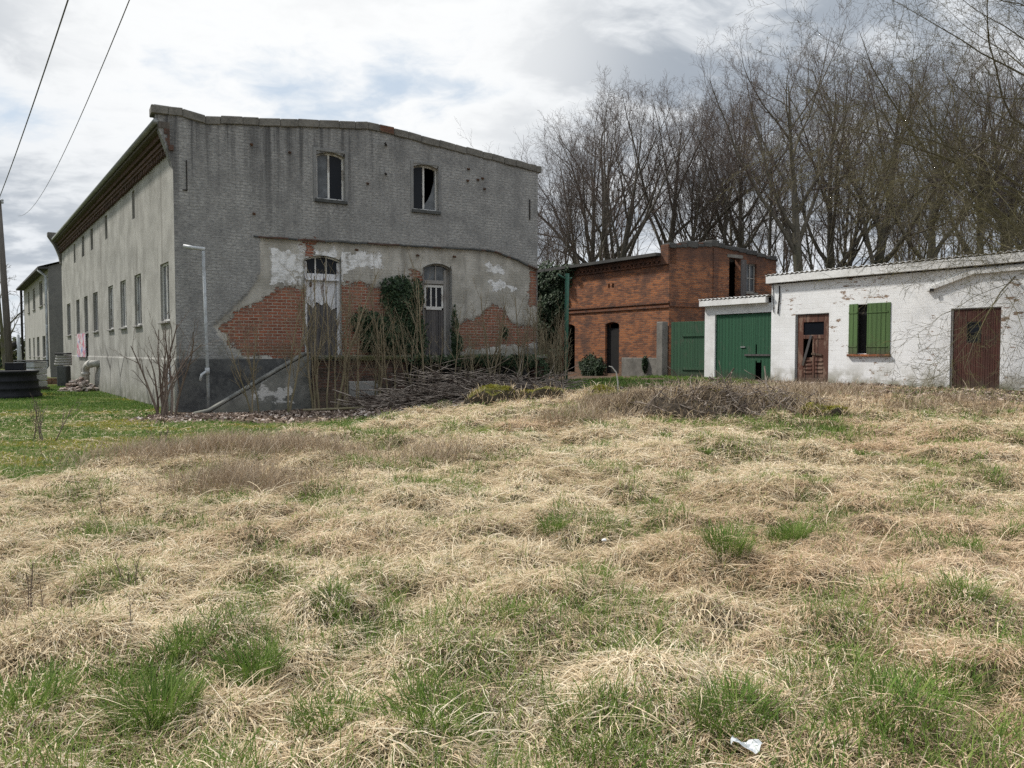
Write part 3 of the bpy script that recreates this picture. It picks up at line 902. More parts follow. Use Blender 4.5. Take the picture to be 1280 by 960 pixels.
# coping: short slabs, each a little out of line
mb = MB(); rg = random.Random(4)
x = -0.50
while x < GW + 0.1:
    L_ = rg.uniform(0.34, 0.62); x2 = min(x + L_, GW + 0.14)
    f = lambda v: (np.interp(v, [-0.5, 0.70, 0.72, 5.47, 11.4], [7.99, 7.99, 7.88, 8.40, 7.80])) + rg.uniform(-0.016, 0.016)
    za, zb = float(f(x + 0.01)), float(f(x2 - 0.01))
    y0 = -0.05 + rg.uniform(-0.012, 0.012)
    vs = [(x, y0, za - 0.22), (x2 - 0.003, y0, zb - 0.22), (x2 - 0.003, 0.45, zb - 0.22), (x, 0.45, za - 0.22), (x, y0, za), (x2 - 0.003, y0, zb), (x2 - 0.003, 0.45, zb), (x, 0.45, za)]
    red = 5.4 < x < 6.1
    mb.add(vs, [(0, 3, 2, 1), (4, 5, 6, 7), (0, 1, 5, 4), (2, 3, 7, 6), (0, 4, 7, 3), (1, 2, 6, 5)], 1 if red else 0)
    x = x2
mb.build('coping', [M_['coping'], M_['old_brick']], grey, bevel=0.018)
# dark base band
mb = MB(); mb.box(0.03, 3.2, -0.035, 0.1, -0.4, 1.40); mb.box(3.2, GW - 0.01, -0.012, 0.1, -0.4, 1.33)
mb.build('plinth', M_['bitumen_plinth'], grey)
mb = MB(); mb.box(10.78, 11.25, -0.05, 0.1, -0.2, 1.75)
mb.build('corner_pier', M_['concrete'], grey, bevel=0.02)

# long wall, its own frame: x runs to the right seen from outside, so it lies at negative x
LROT = R(-84.24)
LL = 26.2
tall_w = [(-1.78, -0.70), (-5.62, -4.55), (-8.28, -7.18), (-10.9, -9.8), (-14.85, -13.55), (-17.6, -16.5), (-20.4, -19.2), (-24.2, -22.7)]
slits = [(-5.78, -5.33), (-11.32, -10.78), (-15.18, -14.50), (-17.98, -17.18), (-20.88, -20.24)]
mb = MB()
wall(mb, -LL, 0, -0.4, 7.35, [(a, b_, 2.44, 4.05) for a, b_ in tall_w] + [(a, b_, 5.86, 6.75) for a, b_ in slits], reveal=0.22)
mb.build('long_wall', M_['long_wall_render'], grey, rotz=LROT)
mb = MB()
mb.box(-LL, -0.02, -0.025, 0.05, -0.4, 1.38)
mb.add([(-LL, -0.025, 1.38), (-0.02, -0.025, 1.38), (-0.02, 0.01, 1.45), (-LL, 0.01, 1.45)], [(0, 1, 2, 3)])
mb.build('wall_base', M_['long_wall_render'], grey, rotz=LROT)
# cornice: dentil row, sooty brick courses
mb = MB(); rg = random.Random(9)
x = -LL + 0.1
while x < -0.02:
    mb.box(x, x + 0.13, -0.10 + rg.uniform(-0.012, 0.012), 0.02, 6.86 + rg.uniform(-0.01, 0.01), 7.00)
    x += 0.255
mb.box(-LL, -0.01, -0.13, 0.02, 7.0, 7.09)
mb.box(-LL, -0.01, -0.17, 0.02, 7.09, 7.18)
mb.box(-LL, -0.01, -0.12, 0.02, 7.18, 7.27)
mb.box(-LL, -0.01, -0.20, 0.02, 7.27, 7.42)
mb.build('cornice', M_['dock_brick'], grey, rotz=LROT)
mb = MB(); mb.box(-LL, -0.01, -0.34, 0.3, 7.42, 7.50); mb.box(-LL, -0.01, -0.32, 0.3, 7.50, 7.58)
mb.build('eaves_board', M_['pole_wood'], grey, rotz=LROT)
mb = MB(); mb.tube([(-LL, -0.40, 7.56), (-0.02, -0.40, 7.56)], 0.07, 10)
mb.build('gutter', M_['zinc'], grey, rotz=LROT, smooth=True)
mb = MB()
prof_ = [(0.3, 6.3), (-0.06, 6.3), (-0.12, 6.7), (-0.22, 7.0), (-0.34, 7.3), (-0.50, 7.55), (-0.62, 7.75), (-0.62, 7.95), (0.3, 7.95)]
mb.add([(-LL - 0.25, y_, z_) for y_, z_ in prof_] + [(-LL + 0.2, y_, z_) for y_, z_ in prof_], [tuple(range(9)), tuple(range(17, 8, -1))] + [(k_, k_ + 9, (k_ + 1) % 9 + 9, (k_ + 1) % 9) for k_ in range(9)])
mb.build('parapet_end', M_['coping'], grey, rotz=LROT, bevel=0.02)
# roof, right and back walls (plain)
def lw(x, y):      # long-wall frame -> building frame
    c_, s_ = math.cos(LROT), math.sin(LROT)
    return (c_ * x - s_ * y, s_ * x + c_ * y)
la = lw(-0.1, -0.45); lb = lw(-LL, -0.45)
mb = MB()
mb.add([(la[0], 0.4, 7.62), (5.47, 0.4, 8.15), (GW, 0.4, 7.6), (lb[0], lb[1], 7.62), (4.0, 30.3, 8.15), (GW, 30.3, 7.6)], [(0, 1, 4, 3), (1, 2, 5, 4)])
mb.add([(la[0], 0.4, 7.5), (5.47, 0.4, 7.9), (GW, 0.4, 7.5), (lb[0], lb[1], 7.5), (4.0, 30.3, 7.9), (GW, 30.3, 7.5)], [(0, 1, 4, 3), (1, 2, 5, 4)])
mb.build('roof', M_['roof_felt'], grey)
lb2 = lw(-LL, 0)
mb = MB()
mb.quad((GW, 0.0, -0.4), (GW, 30.3, -0.4), (GW, 30.3, 7.8), (GW, 0.0, 7.8))
mb.quad((GW, 30.3, -0.4), (lb2[0], lb2[1], -0.4), (lb2[0], lb2[1], 7.8), (GW, 30.3, 7.8))
mb.build('rear_wall', M_['grey_plaster'], grey)
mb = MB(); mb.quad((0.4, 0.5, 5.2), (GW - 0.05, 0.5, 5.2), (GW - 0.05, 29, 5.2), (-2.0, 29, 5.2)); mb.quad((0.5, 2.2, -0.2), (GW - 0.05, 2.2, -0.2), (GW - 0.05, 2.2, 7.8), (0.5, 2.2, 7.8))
mb.build('shade_partition', M_['dark_inside'], grey)  # sheets behind the openings, interior shade put into their near-black colour


def window(parent, x0, x1, z0, z1, y, rotz=0.0, fw=0.055, mull=(0.5,), rails=(), mat='old_frame_white', glass=('dark_glass',), sill=None, arch=0.0, depth=0.06):
    """frame with mullions as one part; each pane a sub-part; sill a sub-part"""
    m_ = MB()
    m_.box(x0, x0 + fw, y, y + depth, z0, z1 - arch); m_.box(x1 - fw, x1, y, y + depth, z0, z1 - arch)
    m_.box(x0 + fw, x1 - fw, y, y + depth, z0, z0 + fw)
    n = 6
    pts_t = [(x0 + (x1 - x0) * i / n, z1 - arch * (2 * i / n - 1) ** 2) for i in range(n + 1)]
    for (xa, za), (xb, zb) in zip(pts_t, pts_t[1:]):
        m_.prism([(xa, za - fw), (xb, zb - fw), (xb, zb), (xa, za)], y - 0.002, y + depth + 0.002)
    edges = [x0 + fw] + [x0 + (x1 - x0) * q_ for q_ in mull] + [x1 - fw]
    for q_ in mull:
        xm = x0 + (x1 - x0) * q_
        m_.box(xm - fw * 0.55, xm + fw * 0.55, y - 0.004, y + depth - 0.004, z0 + fw, z1 - fw * 0.6)
    for q_ in rails:
        zm = z0 + (z1 - z0) * q_
        m_.box(x0 + fw, x1 - fw, y + 0.003, y + depth - 0.008, zm - fw * 0.4, zm + fw * 0.4)
    wn_ = m_.build('window', M_[mat], parent, rotz=rotz, bevel=0.006)
    for i, (xa, xb) in enumerate(zip(edges, edges[1:])):
        g_ = glass[i % len(glass)]
        if g_ is None: continue
        p = MB(); p.quad((xa, y + 0.03, z0 + fw), (xb, y + 0.03, z0 + fw), (xb, y + 0.03, z1 - fw * 0.5 - arch * 0.5), (xa, y + 0.03, z1 - fw * 0.5 - arch * 0.5))
        p.build('pane', M_[g_], wn_)
    if sill:
        s_ = MB(); s_.box(x0 - 0.06, x1 + 0.06, y - sill[0], y + 0.02, z0 - sill[1], z0 - 0.002)
        s_.build('sill', M_[sill[2]], wn_, bevel=0.008)
    return wn_


window(grey, 3.80, 4.63, 6.00, 7.36, 0.13, arch=0.10, glass=('reflection_glass', 'dark_glass'), mull=(0.46,), sill=(0.19, 0.10, 'dark_concrete'))
w2 = window(grey, 6.79, 7.62, 5.97, 7.36, 0.13, arch=0.08, glass=('dark_glass', None), mull=(0.46,), sill=(0.19, 0.10, 'dark_concrete'))
mb = MB()     # broken pane: a curved shard left in the lower right
mb.add([(7.20, 0.16, 6.03), (7.57, 0.16, 6.03), (7.57, 0.16, 7.18), (7.52, 0.16, 6.85), (7.44, 0.16, 6.55), (7.33, 0.16, 6.32), (7.20, 0.16, 6.16)], [(0, 1, 2, 3, 4, 5, 6)])
mb.build('pane', M_['reflection_glass'], w2)
for ff in ((3.70, 3.80), (4.63, 4.73), (6.69, 6.79), (7.62, 7.72)):
    pass
for (a, b_, z0, z1, ar) in top_holes:      # raised render band round the two upper windows
    mb = MB()
    mb.box(a - 0.10, a - 0.004, -0.018, 0.01, z0 - 0.1, z1 + 0.08); mb.box(b_ + 0.004, b_ + 0.10, -0.018, 0.01, z0 - 0.1, z1 + 0.08)
    mb.box(a - 0.004, b_ + 0.004, -0.018, 0.01, z1 + 0.004, z1 + 0.08)
    mb.build('window_surround', M_['window_band'], grey, bevel=0.006)
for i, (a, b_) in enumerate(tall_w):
    window(grey, a, b_, 2.44, 4.05, 0.06, rotz=LROT, fw=0.06, mull=(0.5,), mat='old_frame_white' if i < 4 else 'frame_grey', glass=('reflection_glass', 'dark_glass'), sill=(0.14, 0.06, 'frame_grey'))
for a, b_ in slits:
    window(grey, a, b_, 5.86, 6.75, 0.12, rotz=LROT, fw=0.035, mull=(), mat='pole_wood', glass=('dark_glass',))

# door with peeling white paint, its lower half bare boards
mb = MB()
mb.box(3.42, 3.52, 0.12, 0.22, 1.5, 4.2); mb.box(4.40, 4.50, 0.12, 0.22, 1.5, 4.2); mb.box(3.52, 4.40, 0.10, 0.22, 3.72, 3.86)
mb.box(3.47, 4.45, 0.06, 0.14, 3.66, 3.72)
d1 = mb.build('door', M_['peeling_white_paint'], grey, bevel=0.01)
mb = MB(); mb.prism([(3.53, 3.02), (3.70, 2.86), (3.80, 3.05), (3.95, 2.95), (4.1, 3.06), (4.24, 2.82), (4.39, 2.9), (4.39, 3.70), (3.53, 3.70)], 0.155, 0.20)
for xx in (3.60, 3.96):
    mb.box(xx, xx + 0.03, 0.145, 0.16, 3.1, 3.6); mb.box(xx + 0.27, xx + 0.30, 0.145, 0.16, 3.1, 3.6)
mb.build('upper_panel', M_['peeling_white_paint'], d1)
mb = MB()
for k, xx in enumerate((3.53, 3.70, 3.88, 4.05, 4.22)):
    mb.box(xx, xx + 0.165, 0.17 - 0.006 * (k % 2), 0.20, 1.5, 3.03 - 0.03 * (k % 3))
mb.box(3.56, 3.78, 0.15, 0.165, 2.32, 2.38)
tag(mb.build('lower_panel', M_['bare_grey_wood'], d1), 'lower door boards with the paint gone')
mb = MB()
n = 8
top = lambda x: 4.38 - 0.13 * ((x - 3.42) / 1.08 * 2 - 1) ** 2
for i in range(n):
    xa = 3.42 + 1.08 * i / n; xb = 3.42 + 1.08 * (i + 1) / n
    mb.prism([(xa, top(xa) - 0.05), (xb, top(xb) - 0.05), (xb, top(xb) - 0.002), (xa, top(xa) - 0.002)], 0.118, 0.20)
for xx in (3.77, 4.09):
    mb.box(xx - 0.018, xx + 0.018, 0.13, 0.18, 3.86, 4.33)
fl = mb.build('fanlight', M_['old_frame_white'], d1)
for xa, xb in ((3.52, 3.752), (3.788, 4.072), (4.108, 4.40)):
    p = MB(); p.quad((xa, 0.16, 3.86), (xb, 0.16, 3.86), (xb, 0.16, 4.30), (xa, 0.16, 4.30)); p.build('pane', M_['dark_glass'], fl)
mb = MB(); mb.box(3.60, 3.66, 0.12, 0.16, 3.48, 3.60); mb.build('lock', M_['rust'], d1)
# second door: glazed middle, plain grey boards below
mb = MB()
mb.box(7.10, 7.19, 0.14, 0.24, 1.5, 4.18); mb.box(7.86, 7.95, 0.14, 0.24, 1.5, 4.18); mb.box(7.19, 7.86, 0.12, 0.24, 3.72, 3.84); mb.box(7.95, 8.08, 0.20, 0.26, 1.5, 4.2)
d2 = mb.build('door', M_['frame_grey'], grey, bevel=0.01)
mb = MB()
mb.box(7.20, 7.26, 0.16, 0.22, 2.98, 3.70); mb.box(7.79, 7.85, 0.16, 0.22, 2.98, 3.70); mb.box(7.26, 7.79, 0.16, 0.22, 3.62, 3.70); mb.box(7.26, 7.79, 0.15, 0.22, 2.92, 3.02)
for xx in (7.43, 7.61):
    mb.box(xx - 0.022, xx + 0.022, 0.165, 0.215, 3.02, 3.62)
gl_ = mb.build('glazed_panel', M_['old_frame_white'], d2)
for xa, xb in ((7.26, 7.408), (7.452, 7.588), (7.632, 7.79)):
    p = MB(); p.quad((xa, 0.20, 3.02), (xb, 0.20, 3.02), (xb, 0.20, 3.62), (xa, 0.20, 3.62)); p.build('pane', M_['dark_glass'], gl_)
mb = MB()
for k, xx in enumerate((7.20, 7.36, 7.52, 7.69)):
    mb.box(xx, xx + 0.155, 0.18 - 0.006 * (k % 2), 0.21, 1.5, 2.92)
mb.build('lower_panel', M_['bare_grey_wood'], d2)
mb = MB()
top = lambda x: 4.36 - 0.15 * ((x - 7.10) / 0.98 * 2 - 1) ** 2
for i in range(n):
    xa = 7.10 + 0.98 * i / n; xb = 7.10 + 0.98 * (i + 1) / n
    mb.prism([(xa, top(xa) - 0.05), (xb, top(xb) - 0.05), (xb, top(xb) - 0.002), (xa, top(xa) - 0.002)], 0.135, 0.22)
mb.box(7.56, 7.60, 0.15, 0.20, 3.84, 4.30)
fl = mb.build('fanlight', M_['frame_grey'], d2)
for xa, xb in ((7.19, 7.56), (7.60, 7.95)):
    p = MB(); p.quad((xa, 0.18, 3.84), (xb, 0.18, 3.84), (xb, 0.18, 4.28), (xa, 0.18, 4.28)); p.build('pane', M_['reflection_glass'], fl)
mb = MB(); rg = random.Random(31)       # added dark ledge for the shadow line along the old roof trace, with brick bits
scx = [(2.02, 4.78), (3.64, 4.79), (7.94, 4.86), (9.43, 4.885), (10.3, 4.69), (11.25, 4.36)]
x = 2.02
while x < 11.2:
    x2 = x + rg.uniform(0.12, 0.4)
    za, zb = (float(np.interp(v, [p[0] for p in scx], [p[1] for p in scx])) + 0.012 * math.sin(v * 7.3) for v in (x, x2))
    if True:
        mb.prism([(x, za - 0.02), (x2, zb - 0.02), (x2, zb + 0.022), (x, za + 0.022)], -0.02 - rg.uniform(0, 0.035), 0.06, 1 if rg.random() < 0.35 else 0)
    x = x2
mb.build('roof_shadow_ledge', [M_['dark_concrete'], M_['dock_brick']], grey)
# iron bits on the gable
def iron(pts, r, mat='black_iron', name='wall_iron'):
    m_ = MB(); m_.tube(pts, r, 6); m_.build(name, M_[mat], grey)
iron([(0.33, -0.02, 6.65), (0.33, -0.02, 5.85)], 0.016); iron([(0.22, -0.02, 5.87), (0.33, -0.02, 5.87)], 0.014)
iron([(10.95, -0.02, 6.66), (10.95, -0.02, 6.0)], 0.02)
iron([(5.92, 0.02, 7.80), (5.78, -0.28, 7.76)], 0.035); iron([(5.92, 0.02, 6.93), (5.78, -0.25, 6.89)], 0.03)
for x, z in ((1.98, 7.3), (2.02, 5.42), (3.02, 7.22), (8.62, 7.05), (8.65, 7.42), (8.98, 7.12), (9.15, 7.18), (9.22, 6.85), (4.95, 4.62), (6.9, 4.58), (8.15, 4.62), (5.3, 6.6)):
    iron([(x, 0.03, z), (x + 0.03, -0.06, z - 0.03)], 0.035, 'rust', 'wall_bolt')
# cellar hatch and waste pipe at the corner, cast pipe elbow further along
mb = MB(); mb.box(-0.98, -0.42, -0.05, -0.027, 0.10, 0.72); mb.build('cellar_hatch', M_['dark_inside'], grey, rotz=LROT)
mb = MB(); mb.box(-1.04, -0.36, -0.05, -0.0, 0.72, 0.95); mb.build('hatch_lintel', M_['old_brick'], grey, rotz=LROT)
mb = MB(); mb.tube([(-0.26, -0.12, -0.1), (-0.26, -0.12, 1.22)], 0.045, 10); mb.build('waste_pipe', M_['pipe_grey'], grey, rotz=LROT, smooth=True)
mb = MB(); mb.tube([(-14.95, -0.32, -0.1), (-14.95, -0.32, 0.74), (-14.86, -0.31, 0.93), (-14.62, -0.29, 1.05), (-14.2, -0.24, 1.10), (-13.3, -0.02, 1.13)], 0.14, 12)
mb.tube([(-14.95, -0.32, 0.62), (-14.95, -0.32, 0.74)], 0.168, 12); mb.tube([(-14.3, -0.255, 1.09), (-14.05, -0.21, 1.107)], 0.165, 12)
mb.build('vent_pipe', M_['pale_pipe'], grey, rotz=LROT, smooth=True)
# poster on the long wall
mb = MB(); mb.box(-19.6, -16.75, -0.10, -0.06, 1.36, 2.42)
po = mb.build('poster', M_['poster_print'], None, (GA[0], GA[1], 0), GROT + LROT)
tag(po, 'pink and blue painted banner hung on the long grey wall', 'banner')

# bent light-grey pipe standing before the gable corner
pw = gworld
pg = thing('bent_pipe', 'pale grey bent pipe standing upright before the corner of the grey building', 'pipe', gworld(0.62, -0.62), GROT)
mb = MB(); mb.tube([(0.08, 0, -0.2), (0.05, 0, 1.6), (0.0, 0, 4.22)], 0.042, 10); mb.build('upright', M_['pipe_grey'], pg, smooth=True)
mb = MB(); mb.tube([(0.045, 0, 4.27), (-0.22, 0.1, 4.30), (-0.45, 0.2, 4.34)], 0.052, 10); mb.build('top_arm', M_['white_plastic'], pg, smooth=True)
mb = MB(); mb.tube([(0.06, 0, 1.02), (0.05, 0, 1.18)], 0.06, 10); mb.tube([(0.05, 0, 1.1), (-0.10, -0.06, 1.0), (-0.13, -0.06, 0.84)], 0.035, 8); mb.build('side_branch', M_['white_plastic'], pg, smooth=True)

# ------------------------------------------------------------------ loading dock with stair
dock = thing('loading_dock', 'crumbling brick and concrete loading dock below the gable doors', 'dock', gworld(3.2, -1.4), GROT)
rg = random.Random(21)
mb = MB()      # slab edge in worn lengths
x = 0.0
while x < 7.5:
    l_ = rg.uniform(0.5, 1.1); x2 = min(x + l_, 7.55)
    mb.box(x + 0.004, x2, -0.06 + rg.uniform(-0.04, 0.03), 1.36, 1.36 + rg.uniform(-0.02, 0.02), 1.50 + rg.uniform(-0.03, 0.02))
    x = x2
mb.build('dock_slab', M_['mossy_concrete'], dock, bevel=0.03)
mb = MB(); mb.box(0.02, 2.35, 0.05, 1.34, -0.3, 1.34); mb.build('brick_base', M_['dock_brick'], dock)
mb = MB(); mb.box(1.05, 1.95, 0.02, 0.06, 0.32, 0.78); mb.build('plaster_patch', M_['grey_plaster'], dock, bevel=0.02)
for x in (2.38, 5.2, 7.1):
    mb = MB(); mb.box(x, x + 0.36, 0.04, 0.5, -0.3, 1.34); mb.build('pier', M_['dock_brick'], dock, bevel=0.015)
mb = MB(); mb.box(2.8, 7.5, 1.15, 1.3, -0.3, 1.34); mb.build('recess_wall', M_['dark_concrete'], dock)
mb = MB(); mb.prism([(-2.95, -0.5), (-2.95, -0.02), (-2.6, 0.06), (-0.16, 1.50), (0.0, 1.50), (0.0, -0.5)], -0.03, 0.19)
mb.build('cheek_wall', M_['cheek_concrete'], dock, bevel=0.03)
mb = MB(); mb.prism([(-2.98, 0.0), (-2.6, 0.075), (-0.17, 1.515), (0.0, 1.515), (0.0, 1.585), (-0.2, 1.585), (-2.62, 0.145), (-2.98, 0.07)], -0.042, 0.215)
mb.build('cheek_coping', M_['cheek_concrete'], dock, bevel=0.02)
mb = MB()
for i in range(8):
    mb.box(-2.45 + i * 0.30, 0.0, 0.20, 1.30, -0.3 + i * 0.0, 0.17 * (i + 1) - 0.16 if i < 7 else 1.40)
mb.build('steps', M_['concrete'], dock)

# ------------------------------------------------------------------ white shed and its garage
SP = (12.02, 19.92); SROT = math.atan2(-962, 660)
ZS = 0.62
shed = thing('white_shed', 'low whitewashed brick shed with two brown doors and green shutters', 'shed', (SP[0], SP[1], ZS), SROT)
door_a = (-5.42, -4.24, 0.0, 2.16); door_b = (-0.67, 0.56, 0.0, 2.12); win_s = (-3.55, -2.35, 0.93, 2.36)
mb = MB(); wall(mb, -6.32, 4.5, -0.4, 3.2, [door_a, door_b, win_s], reveal=0.16)
mb.quad((-6.32, 0, -0.4), (-6.32, 4.2, -0.4), (-6.32, 4.2, 3.2), (-6.32, 0, 3.2)); mb.quad((4.5, 0, -0.4), (4.5, 4.2, -0.4), (4.5, 4.2, 3.2), (4.5, 0, 3.2)); mb.quad((-6.32, 4.2, -0.4), (4.5, 4.2, -0.4), (4.5, 4.2, 3.2), (-6.32, 4.2, 3.2))
mb.build('wall', M_['whitewashed_brick'], shed)
mb = MB(); mb.box(-6.44, 4.7, -0.16, 0.0, 3.19, 3.42, 0)
mb.build('fascia', M_['white_plaster'], shed, bevel=0.008)
mb = MB(); mb.box(-6.40, 4.6, -0.03, -0.002, 3.155, 3.185); mb.build('fascia_shadow_line', M_['black_iron'], shed)  # black strip painting the thin shadow line under the fascia
def wavy_roof(x0, x1, ya, za, yb, zb, pitch=0.177, amp=0.022):
    m_ = MB(); n_ = int((x1 - x0) / pitch * 8)
    for i in range(n_ + 1):
        x = x0 + (x1 - x0) * i / n_; w_ = amp * math.sin(2 * PI * x / pitch)
        m_.v += [(x, ya, za + w_), (x, yb, zb + w_), (x, ya, za + w_ + 0.012), (x, yb, zb + w_ + 0.012)]
    for i in range(n_):
        q_ = 4 * i
        m_.f += [(q_, q_ + 4, q_ + 5, q_ + 1), (q_ + 2, q_ + 3, q_ + 7, q_ + 6), (q_, q_ + 2, q_ + 6, q_ + 4)]
    m_.m = [0] * len(m_.f)
    return m_
mb = wavy_roof(-6.46, 4.7, -0.175, 3.455, 4.4, 3.20)
mb.build('roof', M_['corrugated_sheet'], shed, smooth=True)
mb = MB(); mb.box(-6.3, 4.4, 0.5, 0.52, -0.1, 3.1); mb.build('shade_partition', M_['dark_inside'], shed)  # near-black sheet, shade of the shed's inside put into its colour
# lean-to gable board over the right part
mb = MB(); mb.prism([(-1.28, 2.60), (-1.28, 2.72), (-0.1, 3.10), (1.6, 3.14), (1.6, 3.0), (-0.1, 2.97)], -0.10, -0.002)
mb.build('porch_board', M_['white_plaster'], shed, bevel=0.01)
mb = MB(); mb.box(-1.18, -1.08, -0.12, -0.10, 2.60, 2.68); mb.build('bracket', M_['black_iron'], shed)
# left brown door
mb = MB()
x0, x1, z0, z1 = door_a
mb.box(x0, x0 + 0.06, 0.04, 0.12, z0, z1); mb.box(x1 - 0.02, x1, 0.04, 0.12, z0, z1); mb.box(x0 + 0.06, x1 - 0.02, 0.04, 0.12, z1 - 0.03, z1)
mb.build('door_frame', M_['frame_grey'], shed)
mb = MB()
a, b_ = x0 + 0.065, x1 - 0.025
mb.box(a, a + 0.20, 0.05, 0.09, 0.0, 2.12); mb.box(b_ - 0.18, b_, 0.05, 0.09, 0.0, 2.12)
mb.box(a + 0.20, b_ - 0.18, 0.05, 0.09, 1.90, 2.12); mb.box(a + 0.20, b_ - 0.18, 0.05, 0.09, 1.38, 1.50); mb.box(a + 0.20, b_ - 0.18, 0.05, 0.09, 0.0, 0.16)
mb.box(a + 0.52, a + 0.60, 0.052, 0.088, 0.16, 1.38); mb.box(a + 0.60, b_ - 0.18, 0.065, 0.082, 0.16, 1.38); mb.box(a + 0.20, a + 0.52, 0.065, 0.082, 0.16, 0.80)
for z in (0.30, 0.42, 0.54, 0.66):
    mb.box(a + 0.22, a + 0.50, 0.045, 0.064, z, z + 0.05); mb.box(a + 0.62, b_ - 0.2, 0.045, 0.064, z + 0.02, z + 0.07)
da = mb.build('door', M_['worn_red_paint'], shed, bevel=0.006)
tag(da, 'worn red brown panelled door with a smashed panel')
mb = MB(); mb.quad((a + 0.20, 0.075, 1.50), (b_ - 0.18, 0.075, 1.50), (b_ - 0.18, 0.075, 1.90), (a + 0.20, 0.075, 1.90)); mb.build('pane', M_['dark_glass'], da)
mb = MB(); mb.box(-0.04, 0.04, 0.025, 0.045, 0.0, 0.98); pl_ = mb.build('loose_plank', M_['bare_grey_wood'], da); pl_.location = (a + 0.20, 0, 0.55); pl_.rotation_euler = (0, R(17), 0)
mb = MB(); mb.box(-0.18, 0.18, 0.03, 0.05, -0.03, 0.03); pl_ = mb.build('loose_plank', M_['worn_red_paint'], da); pl_.location = (a + 0.68, 0, 0.90); pl_.rotation_euler = (0, R(6), 0)
# right brown door of narrow boards
x0, x1, z0, z1 = door_b
mb = MB(); mb.box(x0, x0 + 0.05, 0.02, 0.12, z0, z1); mb.box(x1 - 0.02, x1, 0.02, 0.12, z0, z1); mb.box(x0 + 0.05, x1 - 0.02, 0.02, 0.12, z1 - 0.03, z1); mb.build('door_frame', M_['frame_grey'], shed)
mb = MB()
k = 0; x = x0 + 0.055
while x < x1 - 0.03:
    x2 = min(x + 0.115, x1 - 0.025)
    if 0.38 < (x + x2) / 2 - x0 < 0.72:
        mb.box(x, x2 - 0.006, 0.04, 0.075, 0.0, 1.22); mb.box(x, x2 - 0.006, 0.04, 0.075, 1.76, 2.09)
    else:
        mb.box(x, x2 - 0.006, 0.04, 0.075, 0.0, 2.09)
    x = x2; k += 1
db = mb.build('door', M_['red_brown_paint'], shed, bevel=0.005)
tag(db, 'dark red brown door of narrow vertical boards')
mb = MB(); xa, xb = x0 + 0.39, x0 + 0.745
mb.box(xa, xa + 0.03, 0.035, 0.07, 1.22, 1.76); mb.box(xb - 0.03, xb, 0.035, 0.07, 1.22, 1.76); mb.box(xa + 0.03, xb - 0.03, 0.035, 0.07, 1.22, 1.25); mb.box(xa + 0.03, xb - 0.03, 0.035, 0.07, 1.73, 1.76); mb.box(xa + 0.03, xb - 0.03, 0.04, 0.065, 1.46, 1.48)
wn_ = mb.build('window', M_['black_iron'], db)
mb = MB(); mb.quad((xa, 0.06, 1.22), (xb, 0.06, 1.22), (xb, 0.06, 1.76), (xa, 0.06, 1.76)); mb.build('pane', M_['dark_glass'], wn_)
# shuttered window
x0, x1, z0, z1 = win_s
mb = MB(); mb.box(x0 + 0.01, x1 - 0.01, 0.10, 0.12, z0, z1); mb.build('window', M_['dark_inside'], shed)
def shutter(xa, xb, ang, hinge_left):
    wd = xb - xa; m_ = MB(); n_ = max(2, int(wd / 0.13))
    for i in range(n_):
        m_.box(i * wd / n_ + 0.003, (i + 1) * wd / n_ - 0.003, 0, 0.025, 0, z1 - z0 + 0.04)
    s = m_.build('shutter', M_['shutter_green_paint'], shed, bevel=0.004)
    s.location = (xa, -0.045, z0 - 0.02); s.rotation_euler = (0, 0, R(ang))
    for z in (0.22, z1 - z0 - 0.22):
        h_ = MB(); h_.box(0.0, wd * 0.9, -0.012, -0.001, z - 0.02, z + 0.02)
        h_.build('hinge', M_['shutter_green_paint'], s)
shutter(x0 - 0.02, x0 + 0.30, -8, True)
shutter(x0 + 0.55, x1 + 0.04, 2, False)
mb = MB(); mb.box(x0 - 0.05, x1 + 0.06, -0.08, 0.10, z0 - 0.09, z0 - 0.022); mb.build('window_sill', M_['old_brick'], shed, bevel=0.006)
mb = MB(); mb.tube([(-6.26, -0.015, 3.15), (-6.25, -0.02, 2.7), (-6.22, -0.02, 2.25)], 0.012, 6); mb.tube([(-6.02, -0.015, 3.1), (-6.0, -0.02, 2.85), (-6.06, -0.02, 2.2)], 0.02, 6); mb.build('loose_cable', M_['black_iron'], shed)

gar = thing('white_garage', 'white rendered lean-to garage with a green double gate', 'garage', (SP[0], SP[1], ZS), SROT)
mb = MB(); wall(mb, -9.16, -6.325, -0.4, 2.58, [(-8.70, -6.34, 0.0, 2.28)], reveal=0.14, y=0.04)
mb.quad((-9.16, 0.04, -0.4), (-9.16, 4.0, -0.4), (-9.16, 4.0, 2.58), (-9.16, 0.04, 2.58))
mb.build('wall', M_['white_plaster'], gar)
mb = MB(); mb.box(-9.30, -6.46, -0.12, 0.04, 2.58, 2.78); mb.build('fascia', M_['white_plaster'], gar, bevel=0.008)
mb = wavy_roof(-9.32, -6.33, -0.135, 2.815, 4.2, 2.7); mb.build('roof', M_['corrugated_sheet'], gar, smooth=True)
mb = MB(); mb.box(-9.1, -6.4, 0.6, 0.62, -0.1, 2.5); mb.build('shade_partition', M_['dark_inside'], gar)  # near-black sheet painting the shade behind the gate
mb = MB()     # left leaf
for i in range(8):
    mb.box(-8.68 + i * 0.143, -8.68 + (i + 1) * 0.143 - 0.004, 0.09, 0.12, 0.02, 2.26)
lf = mb.build('gate_leaf', M_['green_gate_paint'], gar, bevel=0.004)
mb = MB(); mb.box(-7.60, -7.40, 0.06, 0.085, 1.12, 1.16); mb.build('latch', M_['zinc'], lf)
mb = MB()     # right leaf, two boards broken through
